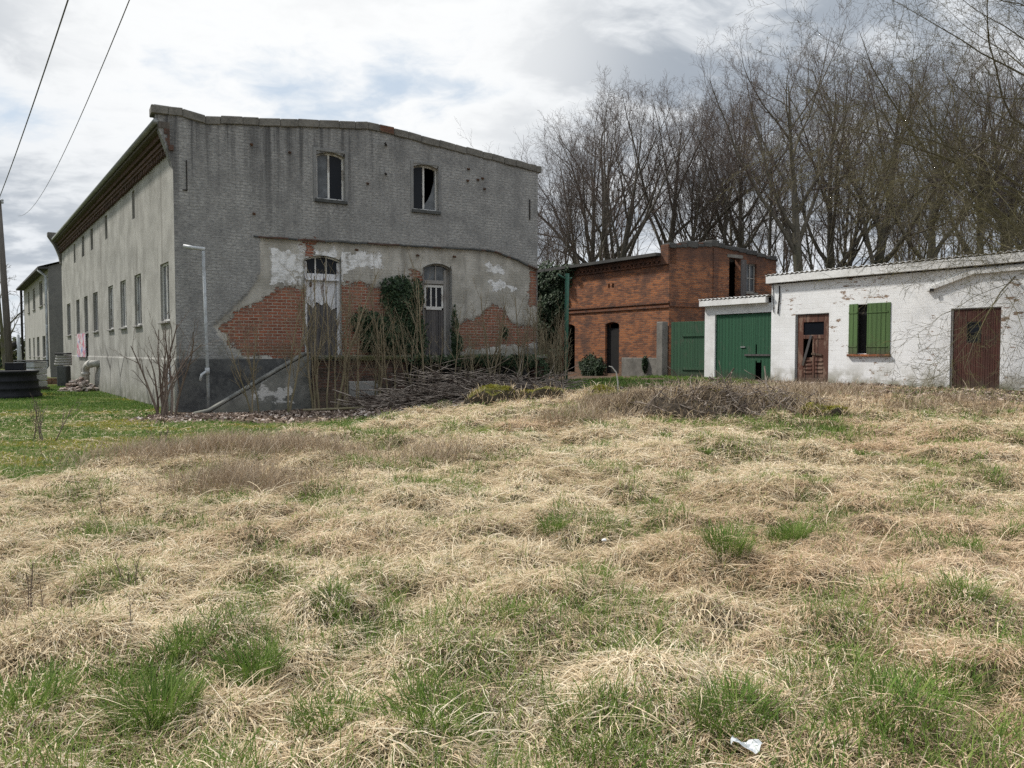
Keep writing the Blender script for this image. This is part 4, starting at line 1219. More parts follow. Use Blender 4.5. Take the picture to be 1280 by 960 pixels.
for i in range(8):
    xa, xb = -7.53 + i * 0.148, -7.53 + (i + 1) * 0.148 - 0.004
    if i == 3:
        mb.box(xa, xb - 0.05, 0.085, 0.115, 0.02, 2.26); mb.box(xb - 0.05, xb, 0.085, 0.115, 1.22, 2.26); mb.box(xb - 0.05, xb, 0.085, 0.115, 0.68, 0.84)
    elif i == 4:
        mb.box(xa, xb, 0.085, 0.115, 0.62, 2.26)
    elif i == 5:
        mb.box(xa + 0.04, xb, 0.085, 0.115, 0.02, 0.7); mb.box(xa, xb, 0.085, 0.115, 0.7, 2.26)
    else:
        mb.box(xa, xb, 0.085, 0.115, 0.02, 2.26)
lf = mb.build('gate_leaf', M_['green_gate_paint'], gar, bevel=0.004)
mb = MB(); mb.box(-7.42, -6.40, 0.05, 0.08, 0.84, 0.90); mb.build('cross_bar', M_['bare_grey_wood'], lf)

# ------------------------------------------------------------------ red brick outbuilding
BP = (6.0, 29.5); BROT = math.atan2(-962, 660)
ZB = 0.64
br = thing('brick_building', 'red brick outbuilding with dark doorways standing behind the green gate', 'building', (BP[0], BP[1], ZB), BROT)
mb = MB()
wall(mb, -10.5, 0, -0.5, 4.62, [(-3.66, -2.80, 0.05, 2.20, 0.10), (-6.55, -5.68, 0.05, 2.20, 0.12), (-3.5, -3.38, 3.62, 3.80), (-3.25, -3.13, 3.62, 3.80)], reveal=0.35)
mb.build('long_wall', M_['old_brick'], br)
mb = MB(); wall(mb, 0.0, 6.45, -0.5, [(0, 5.08), (2.4, 5.32), (6.45, 4.98)], [(3.42, 4.12, 2.95, 4.78), (4.50, 5.15, 3.42, 4.62)], reveal=0.28)
mb.build('end_wall', M_['old_brick'], br, rotz=R(90))
mb = MB(); mb.quad((-10.5, 6.45, -0.5), (0, 6.45, -0.5), (0, 6.45, 4.7), (-10.5, 6.45, 4.7)); mb.quad((-10.5, 0, -0.5), (-10.5, 6.45, -0.5), (-10.5, 6.45, 4.7), (-10.5, 0, 4.7)); mb.build('rear_wall', M_['sooty_brick'], br)
mb = MB(); mb.box(-0.42, -0.0, -0.06, 0.4, 4.3, 5.06); mb.build('corner_pier', M_['old_brick'], br, bevel=0.015)
mb = MB(); rg = random.Random(3)
mb.box(-10.5, -0.43, -0.05, -0.002, 4.30, 4.38); mb.box(-10.5, -0.43, -0.09, -0.002, 4.46, 4.62)
x = -10.4
while x < -0.5:
    mb.box(x, x + 0.12, -0.085, -0.002, 4.38, 4.46); x += 0.25
mb.build('cornice', M_['sooty_brick'], br)
mb = MB(); mb.box(-10.5, 0.03, -0.05, -0.002, 2.66, 2.74); mb.box(-10.5, 0.03, -0.075, -0.002, 2.82, 2.90); mb.box(0.002, 0.05, 0.0, 6.4, 2.70, 2.86)
mb.build('string_course', M_['sooty_brick'], br)
mb = MB(); mb.add([(-10.6, -0.30, 4.64), (-0.43, -0.30, 4.64), (-0.43, 6.5, 4.72), (-10.6, 6.5, 4.72), (-10.6, -0.30, 4.76), (-0.43, -0.30, 4.76), (-0.43, 6.5, 4.84), (-10.6, 6.5, 4.84)], [(0, 3, 2, 1), (4, 5, 6, 7), (0, 1, 5, 4), (2, 3, 7, 6), (0, 4, 7, 3), (1, 2, 6, 5)])
mb.build('roof', M_['roof_felt'], br)
mb = MB(); x = -0.02
rg = random.Random(8)
while x < 6.45:
    l_ = rg.uniform(0.25, 0.7); x2 = min(6.5, x + l_); zz2 = float(np.interp(x, [0, 2.4, 6.45], [5.08, 5.32, 4.98]))
    mb.box(x, x2 - 0.004, -0.06, 0.4, zz2 - 0.16, zz2 + rg.choice((-0.05, -0.02, 0.0, 0.03, 0.09))); x = x2
mb.build('parapet_coping', M_['roof_felt'], br, rotz=R(90), bevel=0.02)
mb = MB(); mb.box(3.30, 4.25, -0.02, 0.1, 4.79, 4.92); mb.build('lintel', M_['concrete'], br, rotz=R(90))
mb = MB(); mb.box(2.45, 2.75, -0.03, 0.05, 2.9, 5.1); mb.build('pilaster', M_['sooty_brick'], br, rotz=R(90))
window(br, 4.50, 5.15, 3.42, 4.62, 0.1, rotz=R(90), mull=(0.5,), rails=(0.5,), mat='frame_grey', glass=('reflection_glass',), sill=(0.16, 0.08, 'concrete'))
mb = MB(); mb.box(4.14, 4.46, -0.03, 0.0, 3.0, 4.75); mb.build('window_shutter', M_['bare_grey_wood'], br, rotz=R(90))
mb = MB(); mb.box(-10.3, -0.2, 1.6, 1.62, -0.2, 4.5); mb.box(-1.2, -1.18, 0.5, 6.3, -0.2, 4.6); mb.build('shade_partition', M_['dark_inside'], br)  # near-black sheets painting the shade behind doorways and windows
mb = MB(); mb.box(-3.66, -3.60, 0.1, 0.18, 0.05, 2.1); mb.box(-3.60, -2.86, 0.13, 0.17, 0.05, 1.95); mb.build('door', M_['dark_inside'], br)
mb = MB(); mb.box(-2.6, -0.2, -0.05, -0.002, -0.4, 0.72, jit=0.0); mb.build('render_patch', M_['concrete'], br, bevel=0.02)
mb = MB(); mb.box(-0.32, 0.02, -0.35, -0.06, -0.4, 2.1); mb.build('gate_post', M_['concrete'], br, bevel=0.02)

# single gate leaf between outbuilding and garage
gt = thing('green_gate', 'faded green board gate between the brick outbuilding and white garage', 'gate', (5.93, 28.72, ZB), math.atan2(27.62 - 28.72, 6.90 - 5.93))
gl2 = math.hypot(0.97, 1.10)
mb = MB()
for i in range(10):
    mb.box(i * gl2 / 10 + 0.002, (i + 1) * gl2 / 10 - 0.003, 0, 0.03, 0.02, 2.06)
mb.build('boards', M_['faded_green_gate_paint'], gt, bevel=0.004)
mb = MB(); mb.box(0.5, gl2, -0.03, -0.001, 1.52, 1.62); mb.box(0.5, gl2, -0.03, -0.001, 0.3, 0.4); mb.build('ledge', M_['faded_green_gate_paint'], gt)
# ------------------------------------------------------------------ bare trees
class Wood:
    """collects tapering tubes grouped by number of sides, builds one numpy mesh"""
    def __init__(self): self.br = []

    def add(self, P, r, sides): self.br.append((P, r, sides))

    def mesh(self, name):
        Vs = []; Fs = []; off = 0
        key = {}
        for P, r, s in self.br: key.setdefault((len(P), s), []).append((P, r))
        for (n, s), L in key.items():
            P = np.array([p for p, _ in L]); r = np.array([q for _, q in L])          # (b,n,3),(b,n)
            T = np.empty_like(P); T[:, 1:-1] = P[:, 2:] - P[:, :-2]; T[:, 0] = P[:, 1] - P[:, 0]; T[:, -1] = P[:, -1] - P[:, -2]
            T /= np.linalg.norm(T, axis=2, keepdims=True) + 1e-9
            ref = np.where(np.abs(T[:, :1, 2:]) < 0.8, np.array([0, 0, 1.0]), np.array([1.0, 0.2, 0]))
            A = np.cross(T, np.broadcast_to(ref, T.shape)); A /= np.linalg.norm(A, axis=2, keepdims=True) + 1e-9
            B = np.cross(T, A)
            ang = 2 * np.pi * np.arange(s) / s
            V = P[:, :, None] + (A[:, :, None] * np.cos(ang)[:, None] + B[:, :, None] * np.sin(ang)[:, None]) * r[:, :, None, None]
            b_ = len(L)
            idx = np.arange(b_ * n * s).reshape(b_, n, s) + off
            f = np.stack([idx[:, :-1, :], np.roll(idx[:, :-1, :], -1, 2), np.roll(idx[:, 1:, :], -1, 2), idx[:, 1:, :]], -1).reshape(-1, 4)
            Vs.append(V.reshape(-1, 3)); Fs.append(f); off += b_ * n * s
        return np_mesh(name, np.concatenate(Vs), np.concatenate(Fs))


def rot_about(v, axis, a):
    return v * math.cos(a) + np.cross(axis, v) * math.sin(a) + axis * (axis @ v) * (1 - math.cos(a))


def unit(v): return v / (np.linalg.norm(v) + 1e-9)


def branch_path(rng, p, d, L, n, wig, up):
    P = [p]; d = unit(d)
    for i in range(n):
        d = unit(d + rng.normal(0, wig, 3) + np.array([0, 0, up]))
        P.append(P[-1] + d * L / n)
    return np.array(P)


def grow(rng, W1, W2, p, d, L, r, lev, cfg):
    """lev 0 = leader; W1 takes the trunk and big limbs, W2 the crown"""
    n = cfg['seg'][lev]
    P = branch_path(rng, p, d, L, n, cfg['wig'][lev], cfg['up'][lev])
    tip = cfg['tip'][lev]
    rr = r * (1 - (1 - tip) * (np.linspace(0, 1, n + 1) ** cfg.get('tap', 0.9)))
    (W1 if lev < cfg['trunk_lev'] else W2).add(P, rr, cfg['sides'][lev])
    if lev + 1 >= len(cfg['seg']): return
    k = cfg['kids'][lev]
    k = max(1, int(round(k * rng.uniform(0.8, 1.2)))) if k > 1 else 1
    t0 = cfg['start'][lev]
    az = rng.uniform(0, 2 * PI)
    for i in range(k):
        t = t0 + (1 - t0) * ((i + rng.uniform(0.1, 0.9)) / k)
        t = min(t, 0.98)
        f = t * n; j = min(int(f), n - 1); q = P[j] + (P[j + 1] - P[j]) * (f - j)
        td = unit(P[j + 1] - P[j])
        perp = unit(np.cross(td, np.array([0.3, 0.2, 1.0]) if abs(td[2]) < 0.9 else np.array([1.0, 0.1, 0])))
        az += 2.4 + rng.normal(0, 0.5)
        perp = rot_about(perp, td, az)
        a = R(cfg['ang'][lev] + rng.normal(0, 8))
        nd = unit(td * math.cos(a) + perp * math.sin(a))
        l2 = L * cfg['ratio'][lev] * (1 - cfg['drop'][lev] * (t - t0) / (1 - t0 + 1e-6)) * rng.uniform(0.75, 1.2)
        r2 = min(np.interp(f, range(n + 1), rr) * cfg['rr'][lev], cfg['rmax'][lev])
        grow(rng, W1, W2, q, nd, l2, max(r2, cfg['rmin']), lev + 1, cfg)


# tall ash: clear trunk, fan of steep limbs, dense fine twigs
ASH = dict(seg=[9, 8, 6, 4, 3], wig=[0.045, 0.09, 0.12, 0.16, 0.2], up=[0.03, 0.06, 0.06, 0.05, 0.04], tip=[0.07, 0.12, 0.2, 0.35, 0.45], kids=[12, 9, 7, 4], start=[0.32, 0.2, 0.15, 0.15],
           ang=[36, 34, 36, 38], ratio=[0.66, 0.50, 0.46, 0.55], drop=[0.62, 0.5, 0.4, 0.3], rr=[0.62, 0.55, 0.55, 0.7], rmax=[0.15, 0.052, 0.020, 0.0085], rmin=0.0058, trunk_lev=2, sides=[9, 6, 4, 3, 3])
SLIM = dict(ASH, kids=[13, 7, 6, 4], start=[0.42, 0.2, 0.15, 0.2], ang=[32, 34, 36, 38], ratio=[0.48, 0.46, 0.46, 0.55], drop=[0.62, 0.45, 0.4, 0.3], rmax=[0.08, 0.036, 0.017, 0.008])
SCRUB = dict(seg=[7, 5, 4, 3], wig=[0.09, 0.14, 0.18, 0.2], up=[0.05, 0.05, 0.05, 0.04], tip=[0.25, 0.3, 0.4, 0.5], kids=[13, 7, 5], start=[0.12, 0.15, 0.15], ang=[36, 38, 40], ratio=[0.36, 0.46, 0.5], drop=[0.5, 0.4, 0.3],
             rr=[0.5, 0.6, 0.7], rmax=[0.035, 0.017, 0.009], rmin=0.006, trunk_lev=1, sides=[6, 4, 3, 3])


def tree_proto(name, label, seed, H, r0, cfg, bark_='ash_bark', twig='twig_bark', stems=1, lean=0.0, group=None, cat='tree', tw='crown'):
    rng = np.random.default_rng(seed)
    W1, W2 = Wood(), Wood()
    for s in range(stems):
        a = rng.uniform(0, 2 * PI); ln = lean * rng.uniform(0.4, 1.2)
        p0 = np.array([rng.normal(0, 0.18) if stems > 1 else 0, rng.normal(0, 0.18) if stems > 1 else 0, -0.25])
        grow(rng, W1, W2, p0, np.array([math.cos(a) * ln, math.sin(a) * ln, 1.0]), H * (1 if s == 0 else rng.uniform(0.6, 0.98)), r0 * (1 if s == 0 else rng.uniform(0.6, 0.95)), 0, cfg)
    t = thing(name, label, cat, group=group)
    link_mesh('trunk', W1.mesh('trunk'), MATS[bark_], t, smooth=True)
    link_mesh(tw, W2.mesh(tw), MATS[twig], t)
    return t


WOODG = 'bare trees of the wood behind the sheds'
protos = {}
for k_, (H_, r_, cfg_, st_, ln_) in dict(a=(15.0, 0.40, ASH, 1, 0.06), b=(15.5, 0.33, ASH, 2, 0.08), c=(14.5, 0.21, SLIM, 1, 0.05), d=(13.5, 0.15, SLIM, 3, 0.09), e=(12.0, 0.13, SLIM, 2, 0.06), f=(17.0, 0.46, ASH, 1, 0.04)).items():
    protos[k_] = tree_proto('bare_tree', 'bare tree of the winter wood', 100 + ord(k_), H_, r_, cfg_, stems=st_, lean=ln_, group=WOODG)
for k_, (H_, st_) in dict(s=(5.5, 6), t=(4.6, 7)).items():
    protos[k_] = tree_proto('bare_scrub', 'bare scrub of the winter wood', 200 + ord(k_), H_, 0.04, SCRUB, 'twig_bark', 'twig_bark', stems=st_, lean=0.32, group='bare scrub at the edge of the wood', cat='shrub')
HTRUE = {k_: max((v.co.z for ch in p.children for v in ch.data.vertices)) for k_, p in protos.items()}
used = set()


def place_tree(k_, x, y, H, rz, label, z=None, group=None):
    o = protos[k_] if k_ not in used else copy_tree(protos[k_])
    used.add(k_)
    s = H / HTRUE[k_]
    o.location = (x, y, float(base_z(x, y)) if z is None else z)
    o.rotation_euler = (0, 0, rz); o.scale = (s, s, s)
    o['label'] = label
    if group: o['group'] = group
    return o


def px_x(px, y): return (px - 640) / 962 * y
def px_h(py, y): return 1.6 + (439.7 - py) / 962 * y


rg = random.Random(77)
# the trees that make the skyline: (kind, px of the trunk, depth, px of the top)
SKY_ = [('c', 660, 47, 200, 'bare slim tree just past the right end of the grey gable'), ('d', 690, 46, 165, None), ('b', 725, 48, 118, None), ('f', 772, 46, 84, 'tallest bare ash of the round topped clump right of the grey gable'),
        ('a', 812, 48, 98, None), ('c', 838, 45, 112, None), ('d', 868, 46, 118, None), ('c', 892, 44, 104, None), ('b', 905, 49, 92, None), ('e', 930, 44, 122, None),
        ('f', 996, 40, 6, 'tallest thick trunked bare ash rising between the brick building and the white shed'), ('b', 1040, 43, 62, None), ('a', 1075, 42, 50, None), ('c', 1108, 41, 92, None), ('d', 1140, 42, 108, None),
        ('a', 1165, 40, 70, None), ('c', 1200, 38, 84, None), ('b', 1225, 41, 60, None), ('f', 1262, 39, 30, None), ('d', 1290, 40, 70, None), ('a', 1330, 41, 40, None), ('e', 745, 44, 160, None), ('e', 1020, 41, 140, None), ('c', 955, 43, 135, None)]
GEN = {0: 'bare tree of the wood behind the brick outbuilding', 1: 'bare tree of the wood behind the white shed', 2: 'bare tree of the wood behind the grey building'}
def zone_label(px): return GEN[2] if px < 700 else GEN[0] if px < 968 else GEN[1]
def zone_group(px): return ('trees behind the grey building' if px < 700 else 'trees behind the brick outbuilding' if px < 968 else 'trees behind the white shed')
for k_, px_, y_, top_, lab in SKY_:
    place_tree(k_, px_x(px_, y_), y_, px_h(top_, y_) - 0.6, rg.uniform(0, 6.28), lab or zone_label(px_), 0.6, None if lab else zone_group(px_))
# fill-in trees behind and between
for i in range(8):
    px_ = 640 + (i + rg.uniform(0.1, 0.9)) * 690 / 8
    y_ = rg.uniform(42, 58)
    top_ = np.interp(px_, [640, 700, 775, 850, 900, 960, 1000, 1060, 1120, 1200, 1330], [225, 160, 118, 132, 125, 130, 90, 100, 125, 110, 100]) + rg.uniform(0, 70)
    place_tree(rg.choice('ccdeda'), px_x(px_, y_), y_, px_h(top_, y_), rg.uniform(0, 6.28), zone_label(px_), 0.6, zone_group(px_))
for i in range(13):
    px_ = 655 + (i + rg.uniform(0.1, 0.9)) * 680 / 13
    y_ = rg.uniform(39, 47) if px_ < 970 else rg.uniform(33, 42)
    o = place_tree(rg.choice('st'), px_x(px_, y_), y_, rg.uniform(4.2, 6.2), rg.uniform(0, 6.28), 'bare many stemmed scrub behind the ' + ('brick outbuilding' if px_ < 968 else 'white shed'), 0.6, 'scrub behind the ' + ('brick outbuilding' if px_ < 968 else 'white shed'))
# wood further back, one mass
rngw = np.random.default_rng(5)
Wf = Wood()
for i in range(60):
    px_ = rngw.uniform(560, 1420); y_ = rngw.uniform(60, 120)
    top_ = np.interp(px_, [560, 700, 775, 900, 1000, 1100, 1420], [330, 235, 205, 210, 190, 195, 180]) + rngw.uniform(0, 110)
    H = px_h(top_, y_); x_ = px_x(px_, y_)
    P = branch_path(rngw, np.array([x_, y_, 0.2]), np.array([rngw.normal(0, .06), rngw.normal(0, .06), 1]), H, 6, 0.04, 0.02)
    r0 = rngw.uniform(0.08, 0.22)
    Wf.add(P, np.linspace(r0, 0.03, 7), 4)
    for j in range(11):
        t = rngw.uniform(0.2, 0.98) * 6; q = P[int(t)] + (P[min(int(t) + 1, 6)] - P[int(t)]) * (t % 1)
        a = rngw.uniform(0, 6.28); d = np.array([math.cos(a) * 0.55, math.sin(a) * 0.55, 0.9])
        Q = branch_path(rngw, q, d, H * rngw.uniform(0.12, 0.28), 4, 0.12, 0.06); Wf.add(Q, np.linspace(0.05, 0.02, 5), 3)
        for l in range(5):
            q2 = Q[rngw.integers(1, 5)]; d2 = unit(d + rngw.normal(0, 0.5, 3)); Wf.add(branch_path(rngw, q2, d2, rngw.uniform(0.6, 1.6), 2, 0.15, 0.05), np.array([0.028, 0.02, 0.014]), 3)
wo = link_mesh('distant_wood', Wf.mesh('distant_wood'), MATS['twig_bark'])
tag(wo, 'far bare wood seen between the nearer trunks', None, None, 'stuff')

# the near tree at the right edge: trunk outside the frame, mossy limbs reaching in over the shed
rngn = np.random.default_rng(42)
W1, W2 = Wood(), Wood()
NEAR = dict(seg=[10, 8, 6, 4, 3], wig=[0.085, 0.12, 0.15, 0.18, 0.2], up=[0.03, 0.01, 0.0, 0.0, 0.0], tip=[0.06, 0.12, 0.22, 0.35, 0.5], kids=[13, 8, 6, 3], start=[0.25, 0.2, 0.15, 0.15],
            ang=[46, 40, 40, 40], ratio=[0.5, 0.42, 0.42, 0.5], drop=[0.35, 0.4, 0.35, 0.3], rr=[0.5, 0.5, 0.55, 0.7], rmax=[0.07, 0.028, 0.012, 0.006], rmin=0.0035, trunk_lev=1, sides=[10, 6, 4, 3, 3])
tx, ty = 16.6, 22.6
trunkP = branch_path(rngn, np.array([0, 0, -0.3]), np.array([0.02, 0, 1]), 3.2, 5, 0.03, 0.03)
W1.add(trunkP, np.linspace(0.34, 0.27, 6), 12)
W1.add(np.array([trunkP[-1] + np.array([0, 0, k_ * 0.35]) for k_ in range(5)]), np.linspace(0.27, 0.15, 5), 12)
top = trunkP[-1]
for d, L, r in [((-0.40, 0.0, 0.95), 12.5, 0.13), ((-0.10, -0.15, 1.0), 12.0, 0.13), ((-0.62, 0.25, 0.75), 10.5, 0.09), ((-0.25, -0.3, 1.0), 12.0, 0.10), ((-0.72, -0.15, 0.62), 9.0, 0.075), ((-0.85, 0.1, 0.40), 8.0, 0.06), ((-0.75, -0.5, 0.42), 7.0, 0.07), ((0.35, 0.2, 0.95), 10, 0.15), ((-0.8, -0.35, 0.16), 6.5, 0.06), ((-0.45, -0.45, 0.75), 9.0, 0.10), ((0.5, -0.3, 0.8), 8, 0.1)]:
    grow(rngn, W1, W2, top + np.array([0, 0, rngn.uniform(-0.5, 0.0)]), np.array(d), L, r, 0, NEAR)
DROOP = dict(NEAR, up=[-0.065, -0.05, -0.03, 0.0, 0.0], kids=[13, 8, 5, 3], rmin=0.0045, ang=[38, 38, 40, 40])
for d, L, r in [((-0.85, -0.50, 0.42), 9.5, 0.055), ((-0.88, -0.40, 0.52), 10.0, 0.06), ((-0.80, -0.56, 0.40), 9.0, 0.05), ((-0.84, -0.54, 0.62), 9.5, 0.055)]:
    grow(rngn, W1, W2, top + np.array([0, 0, 0.9]), np.array(d), L, r, 0, DROOP)
nt = thing('mossy_tree', 'mossy bare tree at the right edge reaching over the white shed roof', 'tree', (tx, ty, 0.6))
link_mesh('trunk', W1.mesh('trunk'), MATS['mossy_bark'], nt, smooth=True)
link_mesh('crown', W2.mesh('crown'), MATS['mossy_bark'], nt)

# tree far left behind the pole
lt = tree_proto('bare_tree', 'lone spreading bare tree far left behind the utility pole', 321, 9.5, 0.24, dict(ASH, ang=[50, 42, 40, 40], ratio=[0.55, 0.46, 0.46, 0.5], kids=[9, 7, 6, 3], up=[0.02, 0.02, 0.02, 0.02, 0.02], rmax=[0.15, 0.07, 0.035, 0.02], rmin=0.013, start=[0.22, 0.18, 0.15, 0.15]))
lt.location = (px_x(8, 70), 70, 0)
for o in lt.children: o.data.materials[0] = MATS['ash_bark']

# ------------------------------------------------------------------ saplings before the gable
SAP = dict(seg=[8, 5, 3], wig=[0.05, 0.10, 0.14], up=[0.05, 0.12, 0.08], tip=[0.28, 0.3, 0.4], kids=[9, 4], start=[0.25, 0.2], ang=[32, 32], ratio=[0.34, 0.42], drop=[0.45, 0.3], rr=[0.6, 0.65], rmax=[0.012, 0.007], rmin=0.0045, trunk_lev=1, sides=[6, 4, 3])


def sapling(seed, H, r, stems, lean, label, x, y, z, group=None, cfg=SAP, mat='sapling_bark', name='bare_sapling', spread=0.1):
    rng = np.random.default_rng(seed); W1, W2 = Wood(), Wood()
    for s in range(stems):
        a = rng.uniform(0, 6.28); l_ = lean * rng.uniform(0.3, 1.2)
        grow(rng, W1, W2, np.array([rng.normal(0, spread), rng.normal(0, spread), -0.15]), np.array([math.cos(a) * l_, math.sin(a) * l_, 1]), H * rng.uniform(0.65, 1.0), r * rng.uniform(0.7, 1.1), 0, cfg)
    t = thing(name, label, 'sapling' if name == 'bare_sapling' else 'shrub', (x, y, z), group=group)
    if name == 'dry_weed':
        W1.br += W2.br; link_mesh('stem', W1.mesh('stem'), MATS[mat], t)
    else:
        link_mesh('stem', W1.mesh('stem'), MATS[mat], t, smooth=True); link_mesh('twigs', W2.mesh('twigs'), MATS[mat], t)
    return t


rs = random.Random(12)
# along the dock: (gable x, out from gable, height, stems, radius)
dock_saps = [(1.55, 1.9, 2.6, 2, .016), (2.45, 2.0, 3.4, 2, .02), (3.25, 1.75, 3.6, 3, .024), (3.55, 1.95, 3.9, 3, .026), (3.95, 1.8, 3.3, 2, .022), (4.25, 1.9, 2.8, 2, .018), (5.0, 1.75, 2.9, 3, .026), (5.25, 1.95, 3.6, 2, .032), (5.9, 1.65, 3.0, 2, .018),
             (6.3, 1.6, 3.8, 2, .02), (6.75, 1.75, 2.5, 1, .016), (7.25, 1.6, 3.1, 1, .018), (7.6, 1.8, 2.9, 1, .014), (8.05, 1.65, 2.6, 2, .022), (8.55, 1.7, 3.2, 2, .024), (9.0, 1.6, 2.4, 2, .018), (9.5, 1.75, 3.0, 2, .022), (10.1, 1.6, 2.6, 2, .02), (10.7, 1.4, 2.8, 3, .02), (11.2, 1.5, 2.4, 3, .02)]
for i, (gx_, d_, h_, st_, r_) in enumerate(dock_saps):
    X, Y, _ = gworld(gx_, -d_)
    where = 'stair' if gx_ < 3.1 else 'left half of the dock' if gx_ < 5.6 else 'middle of the dock' if gx_ < 8.8 else 'right end of the dock'
    sapling(500 + i, h_ * 1.1, r_ * 1.55, st_ + (1 if i % 2 == 0 else 0), 0.15, 'thin bare sapling growing before the ' + where, X, Y, float(gz_at(X, Y)), 'saplings before the ' + where, spread=0.07)
SHR = dict(SAP, kids=[5, 3], ang=[30, 32], ratio=[0.42, 0.45], rmax=[0.02, 0.009], start=[0.3, 0.3], wig=[0.07, 0.12, 0.16])
sapling(620, 2.5, 0.045, 9, 0.42, 'bare many stemmed elder shrub at the left corner of the grey building', -8.55, 18.9, 0.0, None, SHR, 'shrub_bark', 'bare_shrub', 0.14)
for i, (x, y, h) in enumerate([(1.15, 25.6, 2.6), (1.45, 26.0, 3.0), (1.6, 24.8, 2.2)]):
    sapling(640 + i, h, 0.024, 4, 0.22, 'thin bare sapling beside the green pole', x, y, float(gz_at(x, y)), 'saplings by the green pole', SAP, 'sapling_bark', spread=0.15)
sapling(651, 0.9, 0.012, 5, 0.5, 'small dead shrub on the lawn at far left', -8.3, 13.6, 0.02, None, SHR, 'shrub_bark', 'bare_shrub', 0.08)
sapling(652, 0.45, 0.008, 4, 0.3, 'tiny dead weed on the lawn nearer the grey building', -6.0, 13.1, 0.02, None, SHR, 'shrub_bark', 'dead_weed', 0.04)
sapling(653, 1.1, 0.02, 8, 0.3, 'dark bare bush at the far end of the grey building', -20.6, 32.8, 0.0, None, SHR, 'shrub_bark', 'bare_shrub', 0.2)


# ------------------------------------------------------------------ ivy
def leaf_cloud(rng, C, N, size, mat, name, parent, flat=0.0, cols=True):
    """C centre points (n,3), N outward normals (n,3) -> leaf quads bent along the midrib"""
    n = len(C)
    T = rng.normal(0, 1, (n, 3)); T -= (T * N).sum(1, keepdims=True) * N; T /= np.linalg.norm(T, axis=1, keepdims=True)
    Bv = np.cross(N, T); s = size * rng.uniform(0.6, 1.3, (n, 1))
    v0 = C - T * s; v1 = C + Bv * s * 0.72 - N * s * 0.12; v2 = C + T * s * 1.05 - N * s * 0.25; v3 = C - Bv * s * 0.72 - N * s * 0.12
    V = np.stack([v0, v1, v2, v3], 1).reshape(-1, 3); F = np.arange(n * 4).reshape(-1, 4)
    F = np.concatenate([F[:, [0, 1, 2]], F[:, [0, 2, 3]]])
    me = np_mesh(name, V, F); pt_attr(me, 'tint', np.repeat(rng.random(n) ** 1.3, 4))
    return link_mesh(name, me, MATS[mat], parent)


def ivy_on_wall(rng, parent, blobs, n, size, depth):
    """blobs: (x,z,rx,rz) on a wall facing -y"""
    w_ = np.array([b_[2] * b_[3] for b_ in blobs]); pick = rng.choice(len(blobs), n, p=w_ / w_.sum())
    B = np.array(blobs)[pick]; a = rng.uniform(0, 2 * PI, n); rr = np.sqrt(rng.random(n)) * (1 + 0.12 * np.sin(a * 5 + pick) + 0.10 * rng.normal(0, 1, n))
    x = B[:, 0] + B[:, 2] * rr * np.cos(a); z = B[:, 1] + B[:, 3] * rr * np.sin(a)
    lump = fbm(x * 3, z * 3, 5, 3)
    y = -0.03 - depth * np.clip(1.15 - rr, 0.05, 1) * (0.35 + 0.9 * lump) * rng.uniform(0.35, 1.0, n) ** 0.5
    N = np.stack([rng.normal(0, 0.45, n), -np.ones(n), rng.normal(0.35, 0.45, n)], 1); N /= np.linalg.norm(N, axis=1, keepdims=True)
    return leaf_cloud(rng, np.stack([x, y, z], 1), N, size, 'ivy_leaf', 'leaves', parent)


def ivy_stems(rng, parent, xs, z0, tops, r=0.018):
    Wd = Wood()
    for x, tz, tx_ in xs_t(xs, tops):
        P = branch_path(rng, np.array([x, -0.04, z0]), np.array([(tx_ - x) / max(tz - z0, .3), 0, 1.0]), tz - z0, 7, 0.07, 0.02); P[:, 1] = -0.05
        Wd.add(P, np.linspace(r, r * 0.35, 8), 5)
    link_mesh('stem', Wd.mesh('stem'), MATS['sapling_bark'], parent)


def xs_t(xs, tops): return [(x, t[1], t[0]) for x, t in zip(xs, tops)]


rngi = np.random.default_rng(31)
iv = thing('ivy_clump', 'dark ivy clump climbing the gable left of the glazed door', 'ivy', gworld(0, 0), GROT)
ivy_on_wall(rngi, iv, [(6.35, 3.1, 0.62, 0.72), (6.1, 3.55, 0.4, 0.32), (6.6, 2.4, 0.5, 0.7), (6.75, 3.35, 0.32, 0.5), (6.2, 2.0, 0.75, 0.5), (5.5, 2.35, 0.55, 0.42), (5.15, 2.5, 0.38, 0.36), (5.45, 1.9, 0.45, 0.35), (6.9, 1.9, 0.3, 0.45)], 5200, 0.05, 0.36)
ivy_stems(rngi, iv, [6.1, 6.35, 6.6, 5.4, 6.2, 6.45, 6.0], 1.5, [(6.0, 3.9), (6.5, 4.15), (6.7, 4.0), (5.3, 2.9), (6.05, 4.3), (6.3, 4.2), (5.7, 3.4)])
iv = thing('ivy_clump', 'narrow ivy strand beside the right jamb of the glazed door', 'ivy', gworld(0, 0), GROT)
ivy_on_wall(rngi, iv, [(8.15, 2.2, 0.14, 0.75), (8.25, 1.8, 0.2, 0.4), (10.0, 2.25, 0.10, 0.25)], 620, 0.045, 0.14)
ivy_stems(rngi, iv, [8.2, 10.0], 1.5, [(8.12, 3.0), (10.02, 2.5)])
iv = thing('trailing_ivy', 'dark ivy trailing over the edge of the loading dock', 'ivy', gworld(3.2, -1.42), GROT)
ivy_on_wall(rngi, iv, [(3.2, 1.38, 0.7, 0.16), (4.3, 1.36, 0.8, 0.18), (5.6, 1.33, 0.9, 0.2), (6.7, 1.3, 0.7, 0.22), (5.3, 1.1, 0.18, 0.35), (6.3, 1.1, 0.15, 0.4), (7.35, 0.9, 0.25, 0.5)], 950, 0.05, 0.22)
